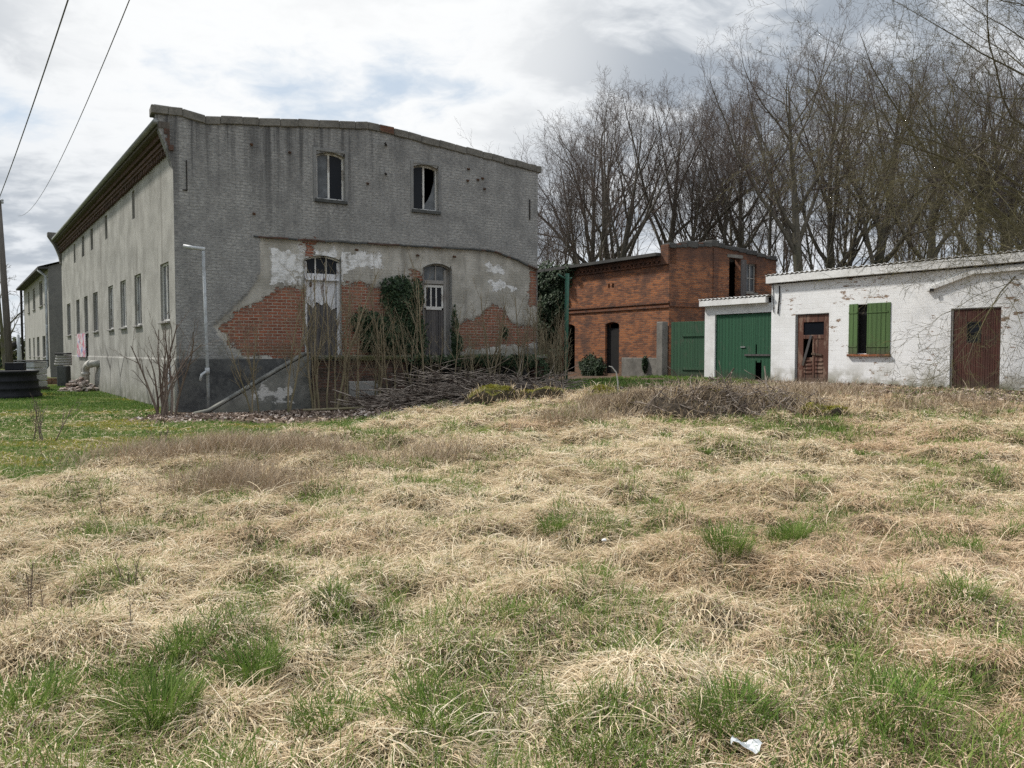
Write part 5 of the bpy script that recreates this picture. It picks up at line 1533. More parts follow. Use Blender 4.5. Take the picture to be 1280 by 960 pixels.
ivy_stems(rngi, iv, [3.0, 4.2, 5.5, 6.6], 0.2, [(3.1, 1.5), (4.4, 1.5), (5.7, 1.5), (6.8, 1.5)], 0.012)
iv = thing('ivy_clump', 'tall wall of ivy over the left end of the brick outbuilding', 'ivy', (BP[0], BP[1], ZB), BROT)
ivy_on_wall(rngi, iv, [(-7.6, 4.2, 1.5, 0.85), (-6.6, 4.35, 0.9, 0.5), (-7.6, 3.0, 1.25, 1.1), (-6.9, 3.2, 0.75, 0.9), (-7.8, 1.8, 1.1, 1.2), (-7.5, 0.7, 1.0, 0.9), (-5.9, 4.6, 0.5, 0.25), (-9.3, 3.4, 1.2, 1.6), (-9.3, 1.2, 1.1, 1.2)], 11000, 0.065, 0.55)
ivy_stems(rngi, iv, [-7.3, -7.6, -7.0], -0.2, [(-7.1, 4.4), (-7.9, 4.2), (-6.6, 3.6)], 0.10)
iv = thing('ivy_clump', 'low dark ivy along the foot of the brick outbuilding', 'ivy', (BP[0], BP[1], ZB), BROT)
ivy_on_wall(rngi, iv, [(-4.6, 0.3, 0.7, 0.5), (-4.0, 0.25, 0.4, 0.4)], 1500, 0.055, 0.25)
iv = thing('small_conifer', 'small dark evergreen bush at the foot of the brick outbuilding', 'shrub', (BP[0], BP[1], ZB), BROT)
ivy_on_wall(rngi, iv, [(-1.2, 0.42, 0.16, 0.32), (-1.2, 0.62, 0.12, 0.2)], 420, 0.04, 0.3)
# ------------------------------------------------------------------ far house at left
FP = (-28.78, 48.0)
fh = thing('rendered_house', 'pale two storey house with grey gable beyond the grey building', 'house', (FP[0], FP[1], 0), GROT)
uw = [(-8.9, -7.0), (-6.3, -4.2), (-3.2, -2.2), (-12.6, -11.0)]
mb = MB()
wall(mb, -21, 0, -0.3, 6.9, [(-11.9, -9.9, 4.70, 6.25), (-6.4, -4.1, 4.70, 6.35), (-2.7, -1.3, 4.7, 6.35), (-9.4, -7.4, 1.25, 2.65), (-5.0, -2.9, 1.25, 2.65), (-12.6, -11.3, 1.25, 2.65), (-16.8, -15.2, 1.25, 2.65), (-16.6, -15.0, 4.7, 6.3)], reveal=0.2)
mb.build('front_wall', M_['far_render'], fh, rotz=LROT)
for a, b_, z0, z1 in [(-11.9, -9.9, 4.70, 6.25), (-6.4, -4.1, 4.70, 6.35), (-2.7, -1.3, 4.7, 6.35), (-9.4, -7.4, 1.25, 2.65), (-5.0, -2.9, 1.25, 2.65), (-12.6, -11.3, 1.25, 2.65), (-16.8, -15.2, 1.25, 2.65), (-16.6, -15.0, 4.7, 6.3)]:
    window(fh, a, b_, z0, z1, 0.1, rotz=LROT, fw=0.08, mull=(0.5,), mat='frame_grey', glass=('dark_glass',), sill=(0.18, 0.08, 'frame_grey'))
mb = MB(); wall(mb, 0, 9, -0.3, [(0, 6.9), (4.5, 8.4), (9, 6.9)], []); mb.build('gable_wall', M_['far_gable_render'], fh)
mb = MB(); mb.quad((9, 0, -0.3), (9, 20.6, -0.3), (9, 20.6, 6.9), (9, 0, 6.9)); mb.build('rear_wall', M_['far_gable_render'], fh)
c0 = lw(0.15, -0.5); c1 = lw(-21.2, -0.5)
mb = MB(); mb.add([(c0[0], c0[1], 6.86), (4.5, -0.15, 8.5), (9.4, -0.15, 6.86), (c1[0], c1[1], 6.86), (2.6, 21, 8.5), (9.4, 21, 6.86)], [(0, 1, 4, 3), (1, 2, 5, 4)])
mb.build('roof', M_['coping'], fh)
mb = MB(); mb.box(-21, 0.1, -0.55, 0.0, 6.72, 6.85); mb.build('eaves_board', M_['roof_felt'], fh, rotz=LROT)
mb = MB(); mb.tube([(-0.5, -0.5, 6.7), (-0.3, -0.12, 6.3), (-0.3, -0.12, 0.7), (-0.05, -0.4, 0.35)], 0.09, 8); mb.build('downpipe', M_['pipe_grey'], fh, rotz=LROT, smooth=True)
mb = MB(); mb.tube([(-20.8, -0.2, 6.7), (-20.8, -0.2, 0.0)], 0.09, 8); mb.build('downpipe', M_['black_iron'], fh, rotz=LROT, smooth=True)

# ------------------------------------------------------------------ utility pole and wires
up_ = thing('utility_pole', 'weathered wooden utility pole leaning at the left edge', 'utility pole', (-19.55, 30.0, 0.0))
mb = MB(); mb.tube([(0.02, 0, -0.3), (-0.10, 0, 3.0), (-0.30, 0, 7.45)], [0.135, 0.12, 0.10], 12); mb.build('shaft', M_['pole_wood'], up_, smooth=True)
mb = MB(); mb.lathe([(0.03, 0.0), (0.05, 0.02), (0.05, 0.07), (0.035, 0.09), (0.05, 0.11), (0.045, 0.16), (0.02, 0.18)], (-0.14, 0.0, 7.32), 10); mb.tube([(-0.30, 0, 7.30), (-0.14, 0, 7.34)], 0.015, 6); mb.build('insulator', M_['white_plastic'], up_, smooth=True)


def wire(name, label, a, b_, sag, r):
    a, b_ = Vector(a), Vector(b_)
    pts = []
    for i in range(41):
        t_ = i / 40; p = a.lerp(b_, t_); p.z -= sag * 4 * t_ * (1 - t_); pts.append(p)
    m_ = MB(); m_.tube(pts, r, 6); o = m_.build(name, M_['cable_grey'], None, smooth=True); tag(o, label, 'cable')
wire('power_cable', 'dark power cable running from the pole top over the viewer', (-19.85, 30.0, 7.42), (10.1, -10.0, 10.5), 0.68, 0.014)
wire('power_cable', 'paler power cable rising from behind the long grey roof', (-38.2, 60.0, 12.1), (11.0, -12.0, 9.5), 2.65, 0.010)

# ------------------------------------------------------------------ things by the pole
tb = thing('rainwater_tub', 'big ribbed black plastic tub under the utility pole', 'tub', (-17.75, 26.9, 0.0))
mb = MB(); mb.lathe([(1.12, -0.05), (1.14, 0.10), (1.08, 0.14), (1.07, 0.30), (1.10, 0.34), (1.03, 0.38), (1.02, 0.56), (1.06, 0.60), (0.98, 0.64), (0.97, 0.82), (1.05, 0.88), (1.05, 0.94), (0.95, 0.95), (0.92, 0.90), (0.0, 0.88)], (0, 0, 0), 40)
mb.build('body', M_['black_plastic'], tb, smooth=True)
cr = thing('black_crate', 'small black crate lying on the black tub', 'crate', (-17.25, 26.75, 0.95), 0.3)
mb = MB(); mb.box(-0.28, 0.28, -0.18, 0.18, 0.0, 0.03); mb.box(-0.28, 0.28, -0.18, -0.16, 0.03, 0.24); mb.box(-0.28, 0.28, 0.16, 0.18, 0.03, 0.24); mb.box(-0.28, -0.26, -0.16, 0.16, 0.03, 0.24); mb.box(0.26, 0.28, -0.16, 0.16, 0.03, 0.24)
mb.build('shell', M_['black_plastic'], cr, bevel=0.01)
mb = MB(); mb.box(-0.29, 0.29, -0.19, 0.19, 0.24, 0.27); mb.build('lid', M_['black_plastic'], cr, bevel=0.01)
bt_ = thing('watering_can', 'dark green watering can standing on the tub left of the crate', 'watering can', (-17.98, 26.75, 0.95))
mb = MB(); mb.lathe([(0.15, 0), (0.16, 0.02), (0.14, 0.30), (0.11, 0.36), (0.10, 0.34)], (0, 0, 0), 18); mb.build('body', M_['green_pole_paint'], bt_, smooth=True)
mb = MB(); mb.tube([(-0.13, 0, 0.06), (-0.30, 0, 0.25), (-0.38, 0, 0.42)], [0.03, 0.022, 0.02], 8); mb.build('spout', M_['green_pole_paint'], bt_, smooth=True)
mb = MB(); mb.tube([(0.12, 0, 0.08), (0.25, 0, 0.2), (0.18, 0, 0.42), (0.0, 0, 0.46), (-0.10, 0, 0.36)], 0.015, 8); mb.build('handle', M_['green_pole_paint'], bt_, smooth=True)
ib = thing('water_tank', 'whitish ribbed water tank behind the black tub', 'tank', (-20.1, 32.0, 0.0), 0.05)
mb = MB()
for k in range(4): mb.box(-0.5, 0.5, -0.5, 0.5, 0.12 + k * 0.27, 0.12 + k * 0.27 + 0.255)
mb.build('body', M_['white_plastic'], ib, bevel=0.035)
mb = MB(); mb.box(-0.55, 0.55, -0.55, 0.55, 0.0, 0.115); mb.build('pallet', M_['bare_grey_wood'], ib)
mb = MB(); mb.box(-0.53, 0.53, -0.53, 0.53, 1.205, 1.25); mb.build('lid', M_['black_plastic'], ib, bevel=0.01)
pp = thing('white_post', 'slim white post with a dark lantern beside the pole', 'post', (-24.3, 38.0, 0.0))
mb = MB(); mb.tube([(0, 0, -0.1), (0, 0, 1.5), (-0.05, 0, 2.45)], [0.14, 0.10, 0.07], 10); mb.build('shaft', M_['white_plastic'], pp, smooth=True)
mb = MB(); mb.lathe([(0.02, 0), (0.14, 0.05), (0.16, 0.25), (0.06, 0.35)], (-0.24, 0, 1.75), 10); mb.tube([(-0.24, 0, 2.08), (-0.03, 0, 2.2)], 0.02, 6); mb.build('lantern', M_['black_iron'], pp, smooth=True)
bk = thing('brick_stack', 'low stack of orange bricks at the foot of the far house', 'bricks', (-22.4, 38.0, 0.0), 0.4)
mb = MB(); rg = random.Random(6)
for k in range(4):
    for q_ in range(4):
        mb.box(-0.54 + q_ * 0.27, -0.54 + q_ * 0.27 + 0.255, -0.12 + rg.uniform(-.02, .02), 0.13, k * 0.078, k * 0.078 + 0.073)
mb.build('bricks', M_['old_brick'], bk)
dp = thing('wrapped_post', 'dark post topped with a pale striped bundle at the far wall end', 'post', (-20.5, 35.2, 0.0))
mb = MB(); mb.box(-0.22, 0.22, -0.2, 0.2, -0.1, 0.95); mb.build('shaft', M_['dark_concrete'], dp, bevel=0.03)
mb = MB()
for k in range(4): mb.tube([(-0.36 + 0.03 * k, -0.1, 1.02 + k * 0.12), (0.34, 0.05, 1.04 + k * 0.12)], 0.062, 10)
mb.build('bundle', M_['far_render'], dp, smooth=True)
mb = MB(); mb.box(-0.3, 0.28, -0.2, 0.2, 1.47, 1.55); mb.build('lid', M_['black_plastic'], dp, bevel=0.02)

gp = thing('green_pole', 'rusty dark green pole with a short arm beside the ivied outbuilding', 'pole', (1.85, 26.6, float(gz_at(1.85, 26.6))))
mb = MB(); mb.tube([(0.0, 0, -0.2), (0.02, 0, 1.6), (0.05, 0, 3.85)], 0.075, 10); mb.build('shaft', M_['green_pole_paint'], gp, smooth=True)
mb = MB(); mb.tube([(0.05, 0, 3.62), (-0.14, -0.03, 3.74), (-0.28, -0.05, 3.82)], 0.03, 8); mb.tube([(0.05, 0, 3.66), (0.22, 0.0, 3.70)], 0.025, 8); mb.build('arm', M_['green_pole_paint'], gp, smooth=True)

# garden fence and hedge far left
gf = thing('garden_fence', 'thin wire garden fence far left beyond the pole', 'fence', (-38, 62, 0))
mb = MB()
for k in range(8): mb.tube([(k * 2.5, k * 0.2, -0.1), (k * 2.5, k * 0.2, 1.6)], 0.05, 6)
mb.build('posts', M_['frame_grey'], gf)
mb = MB()
for z in (0.3, 0.7, 1.1, 1.5): mb.tube([(0, 0, z), (17.5, 1.4, z)], 0.025, 5)
mb.build('rails', M_['frame_grey'], gf)
rngh = np.random.default_rng(8)
n = 16000
hx_ = rngh.uniform(-75, -22, n); hh = 1.8 + 2.2 * fbm(hx_ * 0.22, hx_ * 0, 4, 3); hz_ = rngh.random(n) ** 0.8 * hh; hy_ = 74 + rngh.normal(0, 1.2, n)
N = rngh.normal(0, 1, (n, 3)); N /= np.linalg.norm(N, axis=1, keepdims=True)
ho = leaf_cloud(rngh, np.stack([hx_, hy_, hz_], 1), N, 0.17, 'hedge_leaf', 'hedge', None)
tag(ho, 'rough brown green hedge closing the view far left', 'hedge')

# ------------------------------------------------------------------ heaps, rubble, litter
def stick_pile(rng, n, fx, length, rad, crook=0.08):
    Wd = Wood()
    for i in range(n):
        c_, d_, L_ = fx(rng)
        r_ = rng.uniform(*rad); k = 5
        P = branch_path(rng, c_ - d_ * L_ / 2, d_, L_, k, crook, 0.0)
        Wd.add(P, np.linspace(r_, r_ * 0.4, k + 1), 5)
    return Wd
rngp = np.random.default_rng(17)
def pile_fx(rng):
    gx_ = rng.uniform(4.6, 10.8); out = 2.0 + abs(rng.normal(0, 0.55)); prof = np.interp(gx_, [4.4, 5.6, 6.6, 7.6, 9, 11], [0.15, 0.50, 1.05, 0.75, 0.55, 0.2])
    X, Y, _ = gworld(gx_, -out); z = float(gz_at(X, Y)) + 0.03 + prof * rng.random() * max(0.12, 1 - (out - 2.0) / 1.2)
    a = GROT + rng.normal(0, 0.55); return np.array([X, Y, z]), np.array([math.cos(a), math.sin(a), rng.normal(0.0, 0.2)]), rng.uniform(0.8, 2.6)
bp_ = link_mesh('brushwood_pile', stick_pile(rngp, 640, pile_fx, 1, (0.007, 0.021)).mesh('brushwood_pile'), MATS['brush_wood'])
tag(bp_, 'long low pile of cut brushwood lying before the loading dock', 'brushwood')
rngp = np.random.default_rng(19)
mb = MB(); Xs = gworld(2.7, -2.35); Xe = gworld(5.6, -2.75)
mb.tube([(Xs[0], Xs[1], 0.10), ((Xs[0] + Xe[0]) / 2, (Xs[1] + Xe[1]) / 2 - 0.05, 0.12), (Xe[0], Xe[1], 0.16)], [0.03, 0.034, 0.022], 8)
tag(mb.build('fallen_branch', M_['sapling_bark'], None, smooth=True), 'straight pale fallen branch left of the brushwood pile', 'branch')

MOUNDS = []
def surf_z(x, y):
    """ground height with the mounds on top"""
    z = gz_at(x, y)
    for cx, cy, rx, ry, h, rot, pw in MOUNDS:
        c, s = math.cos(rot), math.sin(rot); u = (c * (x - cx) + s * (y - cy)) / rx; v = (-s * (x - cx) + c * (y - cy)) / ry
        z = np.maximum(z, gz_at(x, y) + h * np.clip(1 - np.hypot(u, v) ** pw, 0, 1))
    return z
def mound(name, label, c_, rx, ry, h, mat, rot=0.0, seed=1, cat='mound', pw=2.2, rough_=0.38):
    n = 56; u = np.linspace(-1.1, 1.1, n); U, Vv = np.meshgrid(u, u)
    d = np.hypot(U, Vv) * (0.82 + 0.36 * vnoise(U * 2.2 + 9, Vv * 2.2 + seed, seed))
    Z = h * np.clip(1 - d ** pw, -0.3, 1) + rough_ * h * (fbm(U * 4, Vv * 4, seed, 4) - 0.5) * 2
    MOUNDS.append((c_[0], c_[1], rx, ry, h, rot, pw))
    c, s = math.cos(rot), math.sin(rot); X = c_[0] + c * U * rx - s * Vv * ry; Y = c_[1] + s * U * rx + c * Vv * ry
    G = gz_at(X, Y); Zw = np.where(d > 1.02, G - 0.12, G + Z)
    q = (np.arange(n - 1)[:, None] * n + np.arange(n - 1)).ravel()
    o = link_mesh(name, np_mesh(name, np.stack([X, Y, Zw], -1).reshape(-1, 3), np.stack([q, q + 1, q + n + 1, q + n], -1)), MATS[mat], smooth=True)
    return tag(o, label, cat)
mound('earth_mound', 'dark mound of earth and roots in the meadow before the sheds', (3.85, 15.0), 1.7, 0.75, 0.42, 'earth', 0.1, 3)
mound('earth_mound', 'lower brown earth mound right of the dark root mound', (5.2, 15.4), 1.2, 0.6, 0.30, 'earth', -0.1, 5)
mound('earth_mound', 'flat earth hump left of the dark root mound', (2.55, 15.2), 1.1, 0.55, 0.22, 'earth', 0.05, 6)
rngm = np.random.default_rng(23)
def root_fx(rng):
    a = rng.uniform(0, 6.28); r = rng.random() ** 0.6
    X = 4.1 + 2.1 * r * math.cos(a); Y = 15.0 + 0.85 * r * math.sin(a); z = float(gz_at(X, Y)) + 0.52 * (1 - r * r) * rng.uniform(0.5, 1.15) + 0.03
    d = rng.normal(0, 1, 3); d[2] *= 0.5; return np.array([X, Y, z]), unit(d), rng.uniform(0.25, 0.9)
ro = link_mesh('root_tangle', stick_pile(rngm, 480, root_fx, 1, (0.005, 0.016), 0.2).mesh('root_tangle'), MATS['brush_wood'])
tag(ro, 'tangle of dead roots and twigs lying over the dark earth mound', 'roots')
mound('mossy_block', 'flat moss covered block before the brushwood pile', (-0.5, 18.3), 0.62, 0.36, 0.34, 'moss', 0.15, 7, 'stone', 9.0, 0.25)
mound('mossy_block', 'second mossy block right of the flat one before the brushwood', (0.72, 18.5), 0.58, 0.32, 0.27, 'moss', 0.05, 8, 'stone', 9.0, 0.25)
mound('mossy_block', 'small mossy hump left of the white dead stalk', (2.05, 17.2), 0.5, 0.3, 0.26, 'moss', 0.0, 9, 'stone', 9.0, 0.25)
mound('mossy_block', 'low mossy hump at the right foot of the earth mound', (5.9, 14.4), 0.5, 0.25, 0.18, 'moss', 0.0, 10, 'stone', 9.0, 0.25)
mb = MB(); z0 = float(gz_at(2.35, 17.0))
mb.tube([(2.35, 17.0, z0 - 0.1), (2.34, 17.0, z0 + 0.45), (2.30, 16.98, z0 + 0.66), (2.20, 16.95, z0 + 0.78), (2.13, 16.95, z0 + 0.80)], [0.018, 0.016, 0.015, 0.014, 0.008], 6)
tag(mb.build('dead_stalk', M_['pale_pipe'], None, smooth=True), 'white hooked dead stalk rising left of the root mound', 'stalk')

# rubble heap by the long wall: every piece its own stone would be uncountable at this size
rngr = random.Random(15); mb = MB()
for k in range(150):
    a = rngr.uniform(0, 6.28); r = rngr.random() ** 0.7
    X = -17.6 + 0.75 * r * math.cos(a); Y = 31.3 + 0.75 * r * math.sin(a) ; z = 0.55 * (1 - r) * rngr.uniform(0.4, 1.1)
    s = rngr.uniform(0.04, 0.12)
    M4 = Matrix.Translation((X, Y, z)) @ Matrix.Rotation(rngr.uniform(0, 6), 4, 'Z') @ Matrix.Rotation(rngr.uniform(-.7, .7), 4, 'X')
    mb.box(-s, s, -s * 0.6, s * 0.6, -s * 0.4, s * 0.4, 0, M4, s * 0.15, rngr)
ru = mb.build('rubble_heap', M_['rubble_stone'], None, bevel=0.008); tag(ru, 'heap of pale broken rubble against the long grey wall', 'rubble', None, 'stuff')

def scatter(rng, n, fx, size, mat, name, label, tilt=0.5):
    X, Y = fx(rng, n); Z = gz_at(X, Y) + rng.uniform(0.005, 0.045, n)
    N = np.stack([rng.normal(0, tilt, n), rng.normal(0, tilt, n), np.ones(n)], 1); N /= np.linalg.norm(N, axis=1, keepdims=True)
    o = leaf_cloud(rng, np.stack([X, Y, Z], 1), N, size, mat, name, None); tag(o, label, None, None, 'stuff'); return o
rngl = np.random.default_rng(44)
def litter_fx(rng, n):
    xs = []; ys = []
    while len(xs) < n:
        x = rng.uniform(-10, 15, n); y = rng.uniform(13, 26, n)
        m = litter_mask(x, y) * (0.35 + 0.65 * (fbm(x * 1.1, y * 1.1, 12, 3) > 0.48))
        # inside the picture and outside the buildings
        lx = (x - GA[0]) * UX + (y - GA[1]) * UY; ly = -(x - GA[0]) * UY + (y - GA[1]) * UX
        dockz = (lx > -0.1) & (lx < 10.9) & (ly > -1.35)
        okk = (rng.random(n) < m) & ~dockz & (np.abs(x) < 0.72 * y + 1)
        xs += list(x[okk]); ys += list(y[okk])
    return np.array(xs[:n]), np.array(ys[:n])
scatter(rngl, 20000, litter_fx, 0.052, 'dead_leaf', 'leaf_litter', 'brown dead leaves covering the ground by the dock and sheds')
def near_dock(rng, n):
    gx_ = rng.uniform(-0.8, 5.8, n); out = 1.45 + np.abs(rng.normal(0, 0.62, n)); return GA[0] + UX * gx_ + UY * out, GA[1] + UY * gx_ - UX * out
scatter(rngl, 6000, near_dock, 0.066, 'dead_leaf', 'leaf_litter', 'pale fallen leaves drifted along the foot of the stair and dock', 0.8)

# scraps in the foreground
mb = MB(); rg = random.Random(2)
vs = []
for j in range(5):
    for i in range(8):
        vs.append((i * 0.016 + rg.uniform(-.004, .004), j * 0.014 + rg.uniform(-.004, .004), 0.012 * math.sin(i * 0.9 + j * 0.7) + rg.uniform(0, 0.012)))
mb.add(vs, [(j * 8 + i, j * 8 + i + 1, j * 8 + i + 9, j * 8 + i + 8) for j in range(4) for i in range(7)])
z0 = float(gz_at(0.86, 2.86))
tag(mb.build('plastic_scrap', M_['white_plastic'], None, (0.82, 2.84, z0 + 0.10), -0.5), 'crumpled white plastic scrap in the near grass', 'litter')
st_m = bpy.data.meshes.new('pale_stone'); bm = bmesh.new(); bmesh.ops.create_icosphere(bm, subdivisions=2, radius=0.02)
for v in bm.verts: v.co.z *= 0.6; v.co += Vector((rg.uniform(-.004, .004),) * 3)
bm.to_mesh(st_m); bm.free()
so = link_mesh('pale_stone', st_m, MATS['white_plaster'], None, (0.73, 6.05, float(gz_at(0.73, 6.05)) + 0.10), smooth=True); tag(so, 'small white stone lying on the straw right of centre', 'stone')
# ------------------------------------------------------------------ grass: every blade a small ribbon
def flow_angle(x, y):
    return 2 * PI * (fbm(x * 0.55, y * 0.55, 61, 3) * 1.7)


def blades(rng, X, Y, L, W, az, e0, e1, tint, name, mat, label, zoff=0.0, nseg=4, curl=0.25, zfun=None):
    """ribbons rooted at (X,Y); elevation angle falls from e0 to e1 along the blade"""
    n = len(X)
    P = np.zeros((n, nseg + 1, 3)); P[:, 0, 0] = X; P[:, 0, 1] = Y; P[:, 0, 2] = (gz_at(X, Y) if zfun is None else zfun(X, Y)) + zoff - 0.01
    a = az.copy()
    for i in range(nseg):
        t = i / max(nseg - 1, 1); e = e0 + (e1 - e0) * t
        a = a + rng.normal(0, curl, n)
        st = L / nseg
        P[:, i + 1, 0] = P[:, i, 0] + np.cos(a) * np.cos(e) * st
        P[:, i + 1, 1] = P[:, i, 1] + np.sin(a) * np.cos(e) * st
        P[:, i + 1, 2] = P[:, i, 2] + np.sin(e) * st
    # blades lie on the ground, they do not dive through it
    for i in range(1, nseg + 1):
        g = gz_at(P[:, i, 0], P[:, i, 1]); low = g + 0.006 + 0.03 * rng.random(n)
        P[:, i, 2] = np.maximum(P[:, i, 2], low)
    T = P[:, 1:] - P[:, :-1]; T = np.concatenate([T, T[:, -1:]], 1)
    side = np.stack([-np.sin(az), np.cos(az), rng.normal(0, 0.45, n)], 1); side /= np.linalg.norm(side, axis=1, keepdims=True)
    prof = np.interp(np.linspace(0, 1, nseg + 1), [0, 0.3, 0.8, 1], [0.75, 1, 0.75, 0.12])
    S = side[:, None, :] * (W[:, None] * 0.5 * prof[None])[:, :, None]
    V = np.stack([P - S, P + S], 2)                     # n, nseg+1, 2, 3
    idx = np.arange(n * (nseg + 1) * 2).reshape(n, nseg + 1, 2)
    F = np.stack([idx[:, :-1, 0], idx[:, :-1, 1], idx[:, 1:, 1], idx[:, 1:, 0]], -1).reshape(-1, 4)
    me = np_mesh(name, V.reshape(-1, 3), F)
    pt_attr(me, 'tint', np.repeat(np.clip(tint, 0, 1), (nseg + 1) * 2))
    o = link_mesh(name, me, MATS[mat]); tag(o, label, None, None, 'stuff')
    return o


rngg = np.random.default_rng(2024)


def view_points(rng, n, y0, y1, power=1.0):
    """points in the field of view with density falling as 1/depth^power"""
    u = rng.random(n)
    k = 2 - power
    y = (y0 ** k + u * (y1 ** k - y0 ** k)) ** (1 / k)
    x = rng.uniform(-1, 1, n) * (0.71 * y + 2.0)
    return x, y


def tuss_dir(x, y):
    """azimuth pointing away from the nearest mound's top, and closeness to it"""
    best = np.full(x.shape, 9.0); dx = np.zeros_like(x); dy = np.zeros_like(x)
    cell = {}
    o = np.argsort(TY)
    for i in o:
        m_ = (np.abs(x - TX[i]) < TR[i] * 1.1) & (np.abs(y - TY[i]) < TR[i] * 1.1)
        if not m_.any(): continue
        w_ = np.where(m_)[0]
        d = np.hypot(x[w_] - TX[i], y[w_] - TY[i]) / TR[i]
        b_ = d < best[w_]; w2_ = w_[b_]
        best[w2_] = d[b_]; dx[w2_] = x[w2_] - TX[i]; dy[w2_] = y[w2_] - TY[i]
    return np.arctan2(dy, dx), best


def green_field(x, y):
    g = fbm(x * 1.5, y * 1.5, 90, 4)
    v = 0.75 * sstep((g - 0.575) / 0.08)
    v = np.maximum(v, 0.8 * sstep((3.25 - y + 0.9 * (fbm(x * 1.3, y * 1.3, 55, 3) - 0.5) * 2) / 0.6))      # greener strip at the very front
    for cx, cy, r in GREENS: v = np.maximum(v, sstep(1.3 - np.hypot(x - cx, (y - cy) * 1.0) / r))
    return v
GREENS = [(2.45, 6.35, 0.32), (-1.42, 4.0, 0.33), (-1.78, 3.45, 0.35), (4.6, 13.4, 1.1), (5.3, 12.8, 0.9), (6.7, 11.5, 0.7), (-2.3, 13.2, 0.8), (0.45, 7.0, 0.2), (2.9, 6.9, 0.25), (-2.9, 7.6, 0.35), (1.2, 14.8, 0.7), (2.9, 13.8, 0.6),
          (-0.9, 13.6, 0.7), (-2.6, 4.9, 0.3), (-3.3, 6.2, 0.4), (3.4, 3.9, 0.35), (5.9, 7.4, 0.4), (1.5, 3.5, 0.4), (-0.2, 3.4, 0.4)]

def clumps(x, y, cell, seed):
    """nearest jittered cell centre: returns offset from it and three random numbers per clump"""
    gx_, gy_ = np.floor(x / cell).astype(np.int64), np.floor(y / cell).astype(np.int64)
    best = np.full(x.shape, 1e9); bx = np.zeros_like(x); by = np.zeros_like(x); bi = np.zeros(x.shape, np.int64)
    def h(a, b, s):
        v = (a * 73856093 ^ b * 19349663 ^ (s + seed) * 83492791) & 0x7fffffff
        v = ((v ^ (v >> 15)) * 2246822519) & 0x7fffffff
        v = ((v ^ (v >> 13)) * 3266489917) & 0x7fffffff
        return (v & 0xfffff) / 1048575.0
    for di in (-1, 0, 1):
        for dj in (-1, 0, 1):
            a, b = gx_ + di, gy_ + dj
            cx, cy = (a + h(a, b, 1)) * cell, (b + h(a, b, 2)) * cell
            d = (x - cx) ** 2 + (y - cy) ** 2
            m_ = d < best
            best = np.where(m_, d, best); bx = np.where(m_, x - cx, bx); by = np.where(m_, y - cy, by); bi = np.where(m_, a * 100003 + b, bi)
    r = lambda s: h(bi, bi * 7 + 3, s)
    return bx, by, np.sqrt(best) / cell, r(5), r(6), r(7)


# --- dead, matted grass: locks of blades that share a direction, lying over one another
X, Y = view_points(rngg, 1020000, 2.2, 21.0, 1.05)
lm_, im_ = lawn_mask(X, Y), litter_mask(X, Y)
gfv = green_field(X, Y)
hole = sstep((fbm(X * 2.6, Y * 2.6, 47, 3) - 0.60) / 0.08)          # gaps where the dark ground shows
kp = (rngg.random(len(X)) > lm_ * 0.97) & (rngg.random(len(X)) > im_ * 0.86) & (rngg.random(len(X)) > gfv * 0.55) & (rngg.random(len(X)) > hole * 0.6)
X, Y = X[kp], Y[kp]
n = len(X); td, tdn = tuss_dir(X, Y)
cx_, cy_, cd_, r1, r2, r3 = clumps(X, Y, 0.15, 3)
fl_ = flow_angle(X, Y)
on = tdn < 1.0
lock = fl_ + (r1 - 0.5) * 3.4
mode = rngg.random(n)
az = np.where(on & (mode < 0.45), td, np.where(mode < 0.85, lock, np.arctan2(cy_, cx_))) + rngg.normal(0, 0.33, n)
L = rngg.uniform(0.06, 0.19, n) * (0.7 + 0.75 * r2) * (1 + 0.02 * Y) * np.where(on, 1.05, 0.95)
Wd_ = np.maximum(0.0042, Y * 0.00066) * rngg.uniform(0.6, 1.5, n)
tall_ = rngg.random(n) < 0.10 + 0.16 * (r3 > 0.75)
e0 = np.where(tall_, rngg.uniform(0.7, 1.3, n), rngg.uniform(0.0, 0.65, n)); e1 = rngg.uniform(-1.0, 0.1, n)
tone = fbm(X * 0.9, Y * 0.9, 15, 3)
tint = 0.66 + 0.5 * (tone - 0.5) + 0.34 * (r3 - 0.5) + rngg.normal(0, 0.21, n) + np.where(on, 0.12 * (0.6 - tdn), -0.08)
pinkm = (vnoise(X * 0.5 + 3, Y * 0.5, 40) + 0.28 * (X / (0.7 * Y)) + 0.25 * (r1 - 0.5) + rngg.normal(0, 0.15, n)) > 0.72
blades(rngg, X[~pinkm], Y[~pinkm], L[~pinkm], Wd_[~pinkm], az[~pinkm], e0[~pinkm], e1[~pinkm], tint[~pinkm], 'dead_grass', 'straw', 'pale matted dead grass covering the meadow', curl=0.3)
blades(rngg, X[pinkm], Y[pinkm], L[pinkm] * 0.85, Wd_[pinkm] * 0.85, az[pinkm], e0[pinkm] + 0.1, e1[pinkm], tint[pinkm], 'dead_grass', 'pink_straw', 'pinkish tan dead grass in tufts over the right of the meadow', curl=0.45)

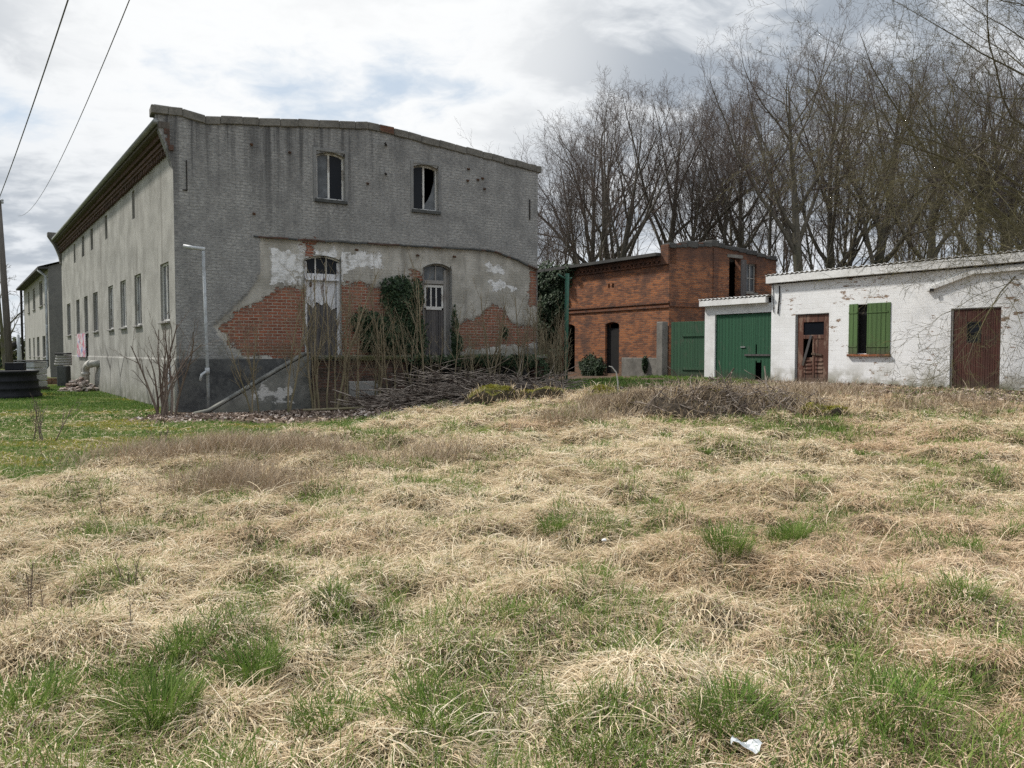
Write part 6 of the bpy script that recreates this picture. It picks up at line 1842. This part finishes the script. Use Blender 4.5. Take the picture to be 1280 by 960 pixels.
# --- green blades pushing through
X, Y = view_points(rngg, 270000, 2.3, 20.0, 1.1)
gfv = green_field(X, Y); lm_, im_ = lawn_mask(X, Y), litter_mask(X, Y)
kp = (rngg.random(len(X)) < 0.30 + 0.12 * (X < 0) + 0.65 * gfv) & (rngg.random(len(X)) > lm_) & (rngg.random(len(X)) > im_ * 0.8)
X, Y, gfv = X[kp], Y[kp], gfv[kp]; n = len(X)
L = rngg.uniform(0.06, 0.20, n) * (0.6 + 0.6 * gfv); Wd_ = np.maximum(0.0036, Y * 0.00060) * rngg.uniform(0.7, 1.4, n)
az = rngg.uniform(0, 2 * PI, n); e0 = rngg.uniform(0.9, 1.5, n); e1 = rngg.uniform(0.1, 1.1, n)
blades(rngg, X, Y, L, Wd_, az, e0, e1, np.clip(0.68 - 0.28 * gfv + 0.6 * (fbm(X, Y, 8, 3) - 0.5) + rngg.normal(0, 0.22, n), 0, 1), 'green_grass', 'green_blade', 'fresh green grass blades pushing through the dead grass')

# --- lawn on the left, short and mossy; grass strip before the outbuildings
n0 = 260000
X = rngg.uniform(-26, 0, n0); Y = 8.0 + 28 * rngg.random(n0) ** 1.25
lm_ = lawn_mask(X, Y); im_ = litter_mask(X, Y)
lx = (X - GA[0]) * UX + (Y - GA[1]) * UY; ly = -(X - GA[0]) * UY + (Y - GA[1]) * UX
inb = (lx > -0.1 * ly) & (ly > 0) | (lx > 0) & (ly > -1.4)
kp = (rngg.random(n0) < lm_) & (rngg.random(n0) > im_) & (X > -0.75 * Y - 1.0) & ~inb
X, Y = X[kp], Y[kp]; n = len(X)
mossy = fbm(X * 0.55, Y * 0.9, 71, 3)
for mx_, my_, ma_, mb_ in ((-6.5, 10.6, 1.1, 0.35), (-5.6, 10.9, 0.6, 0.25), (-7.2, 12.4, 0.8, 0.3), (-6.0, 14.2, 0.9, 0.3), (-9.0, 16.5, 1.2, 0.5)):
    mossy = mossy + 0.3 * np.clip(1 - np.hypot((X - mx_) / ma_, (Y - my_) / mb_), 0, 1)
thin = fbm(X * 0.9, Y * 0.9, 19, 3)
kp = (rngg.random(n) < 1.0) & ~((thin > 0.58) & (rngg.random(n) < 0.7)); X, Y, mossy = X[kp], Y[kp], mossy[kp]; n = len(X)
L = rngg.uniform(0.04, 0.11, n); Wd_ = np.maximum(0.005, Y * 0.00075) * rngg.uniform(0.8, 1.5, n)
tint = 0.38 + 0.6 * (fbm(X * 0.7, Y * 0.7, 23, 3) - 0.5) + rngg.normal(0, 0.2, n)
az = rngg.uniform(0, 2 * PI, n); e0 = rngg.uniform(0.7, 1.5, n); e1 = rngg.uniform(0.0, 0.9, n)
mo = mossy > 0.60
blades(rngg, X[~mo], Y[~mo], L[~mo], Wd_[~mo], az[~mo], e0[~mo], e1[~mo], tint[~mo], 'lawn_grass', 'lawn_blade', 'short green lawn grass left of the grey building', nseg=2)
blades(rngg, X[mo], Y[mo], L[mo] * 0.6, Wd_[mo], az[mo], e0[mo], e1[mo], tint[mo], 'lawn_moss', 'moss_blade', 'yellow moss patches in the lawn', nseg=2)
X = rngg.uniform(1.4, 9.0, 26000); Y = rngg.uniform(20.0, 29.5, 26000)
bx = (X - BP[0]) * math.cos(BROT) + (Y - BP[1]) * math.sin(BROT); by = -(X - BP[0]) * math.sin(BROT) + (Y - BP[1]) * math.cos(BROT)
kp = (by < -0.1) & (fbm(X * 0.6, Y * 0.6, 3, 3) > 0.40) & (X < 7.5); X, Y = X[kp], Y[kp]; n = len(X)
blades(rngg, X, Y, rngg.uniform(0.07, 0.2, n), Y * 0.0007 * rngg.uniform(0.8, 1.5, n), rngg.uniform(0, 6.28, n), rngg.uniform(0.8, 1.5, n), rngg.uniform(0, 0.9, n), 0.5 + rngg.normal(0, 0.22, n), 'yard_grass', 'lawn_blade', 'green grass strip before the brick outbuilding', nseg=2)

# --- brownish weed stalks standing in patches
def patch_pts(rng, spec):
    xs, ys = [], []
    for cx, cy, rx, ry, n in spec:
        xs.append(rng.normal(cx, rx * 0.55, n)); ys.append(rng.normal(cy, ry * 0.55, n))
    return np.concatenate(xs), np.concatenate(ys)
X, Y = patch_pts(rngg, [(-4.0, 10.9, 1.7, 0.9, 7000), (-3.0, 8.6, 0.9, 0.6, 2400), (3.9, 14.5, 1.7, 0.4, 600), (5.4, 14.9, 1.4, 0.5, 700), (2.4, 15.6, 1.0, 0.8, 3200), (3.1, 16.2, 1.5, 0.7, 2400), (5.8, 16.6, 1.8, 0.6, 2000), (-1.0, 10.6, 0.7, 0.5, 700), (1.1, 14.2, 0.9, 0.5, 900), (8.5, 15.0, 1.6, 0.7, 1200), (-2.7, 3.9, 0.35, 0.5, 120), (6.6, 18.5, 2.6, 0.7, 1600)])
n = len(X)
blades(rngg, X, Y, rngg.uniform(0.16, 0.45, n), np.maximum(0.004, Y * 0.00062) * rngg.uniform(0.6, 1.2, n), rngg.uniform(0, 6.28, n), rngg.uniform(0.9, 1.5, n), rngg.uniform(0.3, 1.2, n), 0.5 + rngg.normal(0, 0.25, n), 'weed_stalks', 'weed_stalk', 'brownish dry weed stalks standing in patches of the meadow', curl=0.35, zfun=surf_z)
# --- coarse bent stems lying on top of the mat near the viewer
X, Y = view_points(rngg, 900, 2.4, 9.0, 1.0); n = len(X)
kp = lawn_mask(X, Y) < 0.5; X, Y = X[kp], Y[kp]; n = len(X)
blades(rngg, X, Y, rngg.uniform(0.2, 0.55, n), np.maximum(0.0035, Y * 0.0008), flow_angle(X, Y) + rngg.normal(0, 0.8, n), rngg.uniform(0.3, 1.0, n), rngg.uniform(-0.5, 0.1, n), 0.75 + rngg.normal(0, 0.15, n), 'grass_stems', 'straw', 'coarse pale grass stems lying over the mat', zoff=0.03, nseg=6, curl=0.12)

# a few dry weeds that stand alone
WEED = dict(SAP, kids=[9, 3], ratio=[0.22, 0.4], start=[0.25, 0.25], rmax=[0.003, 0.002], rmin=0.0015, ang=[38, 34])
for i, (x, y, h, lab) in enumerate([(-3.85, 7.15, 0.55, 'thin dark dry weed standing alone left in the meadow'), (-2.0, 3.95, 0.34, 'tiny dry weed beside the green tuft in the near grass')]):
    sapling(700 + i, h, 0.006, 1, 0.05, lab, x, y, float(gz_at(x, y)), None, WEED, 'brush_wood', 'dry_weed', 0.01)
for i, (x, y, h, lab) in enumerate([(-2.95, 4.6, 0.50, 'bare twiggy dry weed nearest the left edge'), (-2.62, 4.35, 0.42, 'bare twiggy dry weed second from the left edge'), (-2.45, 4.9, 0.38, 'short twiggy dry weed right of the two taller ones at the left edge')]):
    sapling(720 + i, h, 0.006, 4, 0.3, lab, x, y, float(gz_at(x, y)), None, WEED, 'shrub_bark', 'dry_weed', 0.05)

# --- dense tufts of young grass and dark dead clumps
TUFTS = [(-1.5, 3.17, 0.15, 620, 0.22), (-1.26, 3.66, 0.13, 420, 0.20), (1.55, 5.5, 0.16, 420, 0.2), (0.33, 6.4, 0.11, 260, 0.18), (2.2, 6.1, 0.14, 260, 0.18), (-1.05, 4.4, 0.10, 200, 0.14), (2.0, 3.5, 0.16, 420, 0.18), (0.9, 3.1, 0.16, 420, 0.16), (-0.3, 3.05, 0.2, 480, 0.15), (0.35, 3.0, 0.2, 420, 0.14), (1.5, 3.05, 0.2, 460, 0.15), (-2.0, 3.1, 0.14, 320, 0.17), (-0.75, 3.1, 0.15, 300, 0.15)]
for k in range(70):
    y = 3.2 + 12 * rngg.random() ** 1.2; x = rngg.uniform(-1, 1) * 0.68 * y
    TUFTS.append((x, y, rngg.uniform(0.06, 0.16) * (1 + y * 0.04), int(rngg.integers(60, 200)), rngg.uniform(0.1, 0.17)))
def tuft_pts(rng, T):
    xs, ys, ls, az_ = [], [], [], []
    for x, y, r, n_, l_ in T:
        a = rng.uniform(0, 2 * PI, n_); q_ = r * np.sqrt(rng.random(n_)); xs.append(x + q_ * np.cos(a)); ys.append(y + q_ * np.sin(a)); ls.append(l_ * rng.uniform(0.55, 1.25, n_)); az_.append(a + rng.normal(0, 0.6, n_))
    return map(np.concatenate, (xs, ys, ls, az_))
X, Y, L, az = tuft_pts(rngg, TUFTS)
kp = lawn_mask(X, Y) < 0.6; X, Y, L, az = X[kp], Y[kp], L[kp], az[kp]; n = len(X)
blades(rngg, X, Y, L, np.maximum(0.0042, Y * 0.00062) * rngg.uniform(0.7, 1.3, n), az, rngg.uniform(1.0, 1.5, n), rngg.uniform(0.2, 1.1, n), np.clip(0.38 + rngg.normal(0, 0.2, n), 0, 1), 'grass_tufts', 'green_blade', 'dense fresh green tufts in the dead grass')
DARK = [(-1.55, 4.05, 0.16, 160, 0.16), (-0.35, 3.7, 0.2, 160, 0.12), (1.15, 3.25, 0.18, 160, 0.12), (-0.68, 7.0, 0.09, 130, 0.2), (-2.9, 7.2, 0.25, 160, 0.14), (-1.9, 6.2, 0.25, 150, 0.12)]
for k in range(46):
    y = 3.2 + 10 * rngg.random(); x = rngg.uniform(-1, 1) * 0.68 * y; DARK.append((x, y, rngg.uniform(0.1, 0.3), int(rngg.integers(50, 150)), rngg.uniform(0.08, 0.15)))
X, Y, L, az = tuft_pts(rngg, DARK); kp = lawn_mask(X, Y) < 0.6; X, Y, L, az = X[kp], Y[kp], L[kp], az[kp]; n = len(X)
blades(rngg, X, Y, L, np.maximum(0.004, Y * 0.00062) * rngg.uniform(0.7, 1.4, n), az, rngg.uniform(0.2, 1.3, n), rngg.uniform(-0.4, 0.8, n), np.clip(0.12 + rngg.normal(0, 0.14, n), 0, 1), 'dead_weeds', 'weed_stalk', 'dark brown withered weeds in hollows of the meadow', curl=0.5)
# --- moss on the stone blocks and the earth mound, and grass growing against them
bl = [(c[0], c[1], c[2], c[3]) for c in MOUNDS]
xs, ys = [], []
for cx, cy, rx, ry in bl:
    k = 1500 if rx < 0.8 else 500
    xs.append(cx + rngg.normal(0, rx * 0.42, k)); ys.append(cy + rngg.normal(0, ry * 0.42, k))
X, Y = np.concatenate(xs), np.concatenate(ys); n = len(X)
kp = fbm(X * 3, Y * 3, 14, 3) > 0.44; X, Y = X[kp], Y[kp]; n = len(X)
blades(rngg, X, Y, rngg.uniform(0.03, 0.09, n), np.full(n, 0.013), rngg.uniform(0, 6.28, n), rngg.uniform(0.6, 1.5, n), rngg.uniform(0.0, 0.9, n), np.clip(0.25 + rngg.normal(0, 0.25, n), 0, 1), 'moss_growth', 'moss_blade', 'yellow green moss growing on the stone blocks and earth mounds', nseg=2, zfun=surf_z)
xs, ys = [], []
for cx, cy, rx, ry in bl:
    k = 420; a = rngg.uniform(0, 6.28, k); q_ = rngg.normal(1.05, 0.13, k); xs.append(cx + rx * q_ * np.cos(a)); ys.append(cy + ry * q_ * np.sin(a))
X, Y = np.concatenate(xs), np.concatenate(ys); n = len(X)
blades(rngg, X, Y, rngg.uniform(0.10, 0.32, n), np.full(n, 0.012), rngg.uniform(0, 6.28, n), rngg.uniform(0.8, 1.5, n), rngg.uniform(0.0, 1.0, n), np.clip(0.55 + rngg.normal(0, 0.25, n), 0, 1), 'dead_grass', 'straw', 'dry grass standing round the stone blocks and earth mounds', zfun=surf_z)
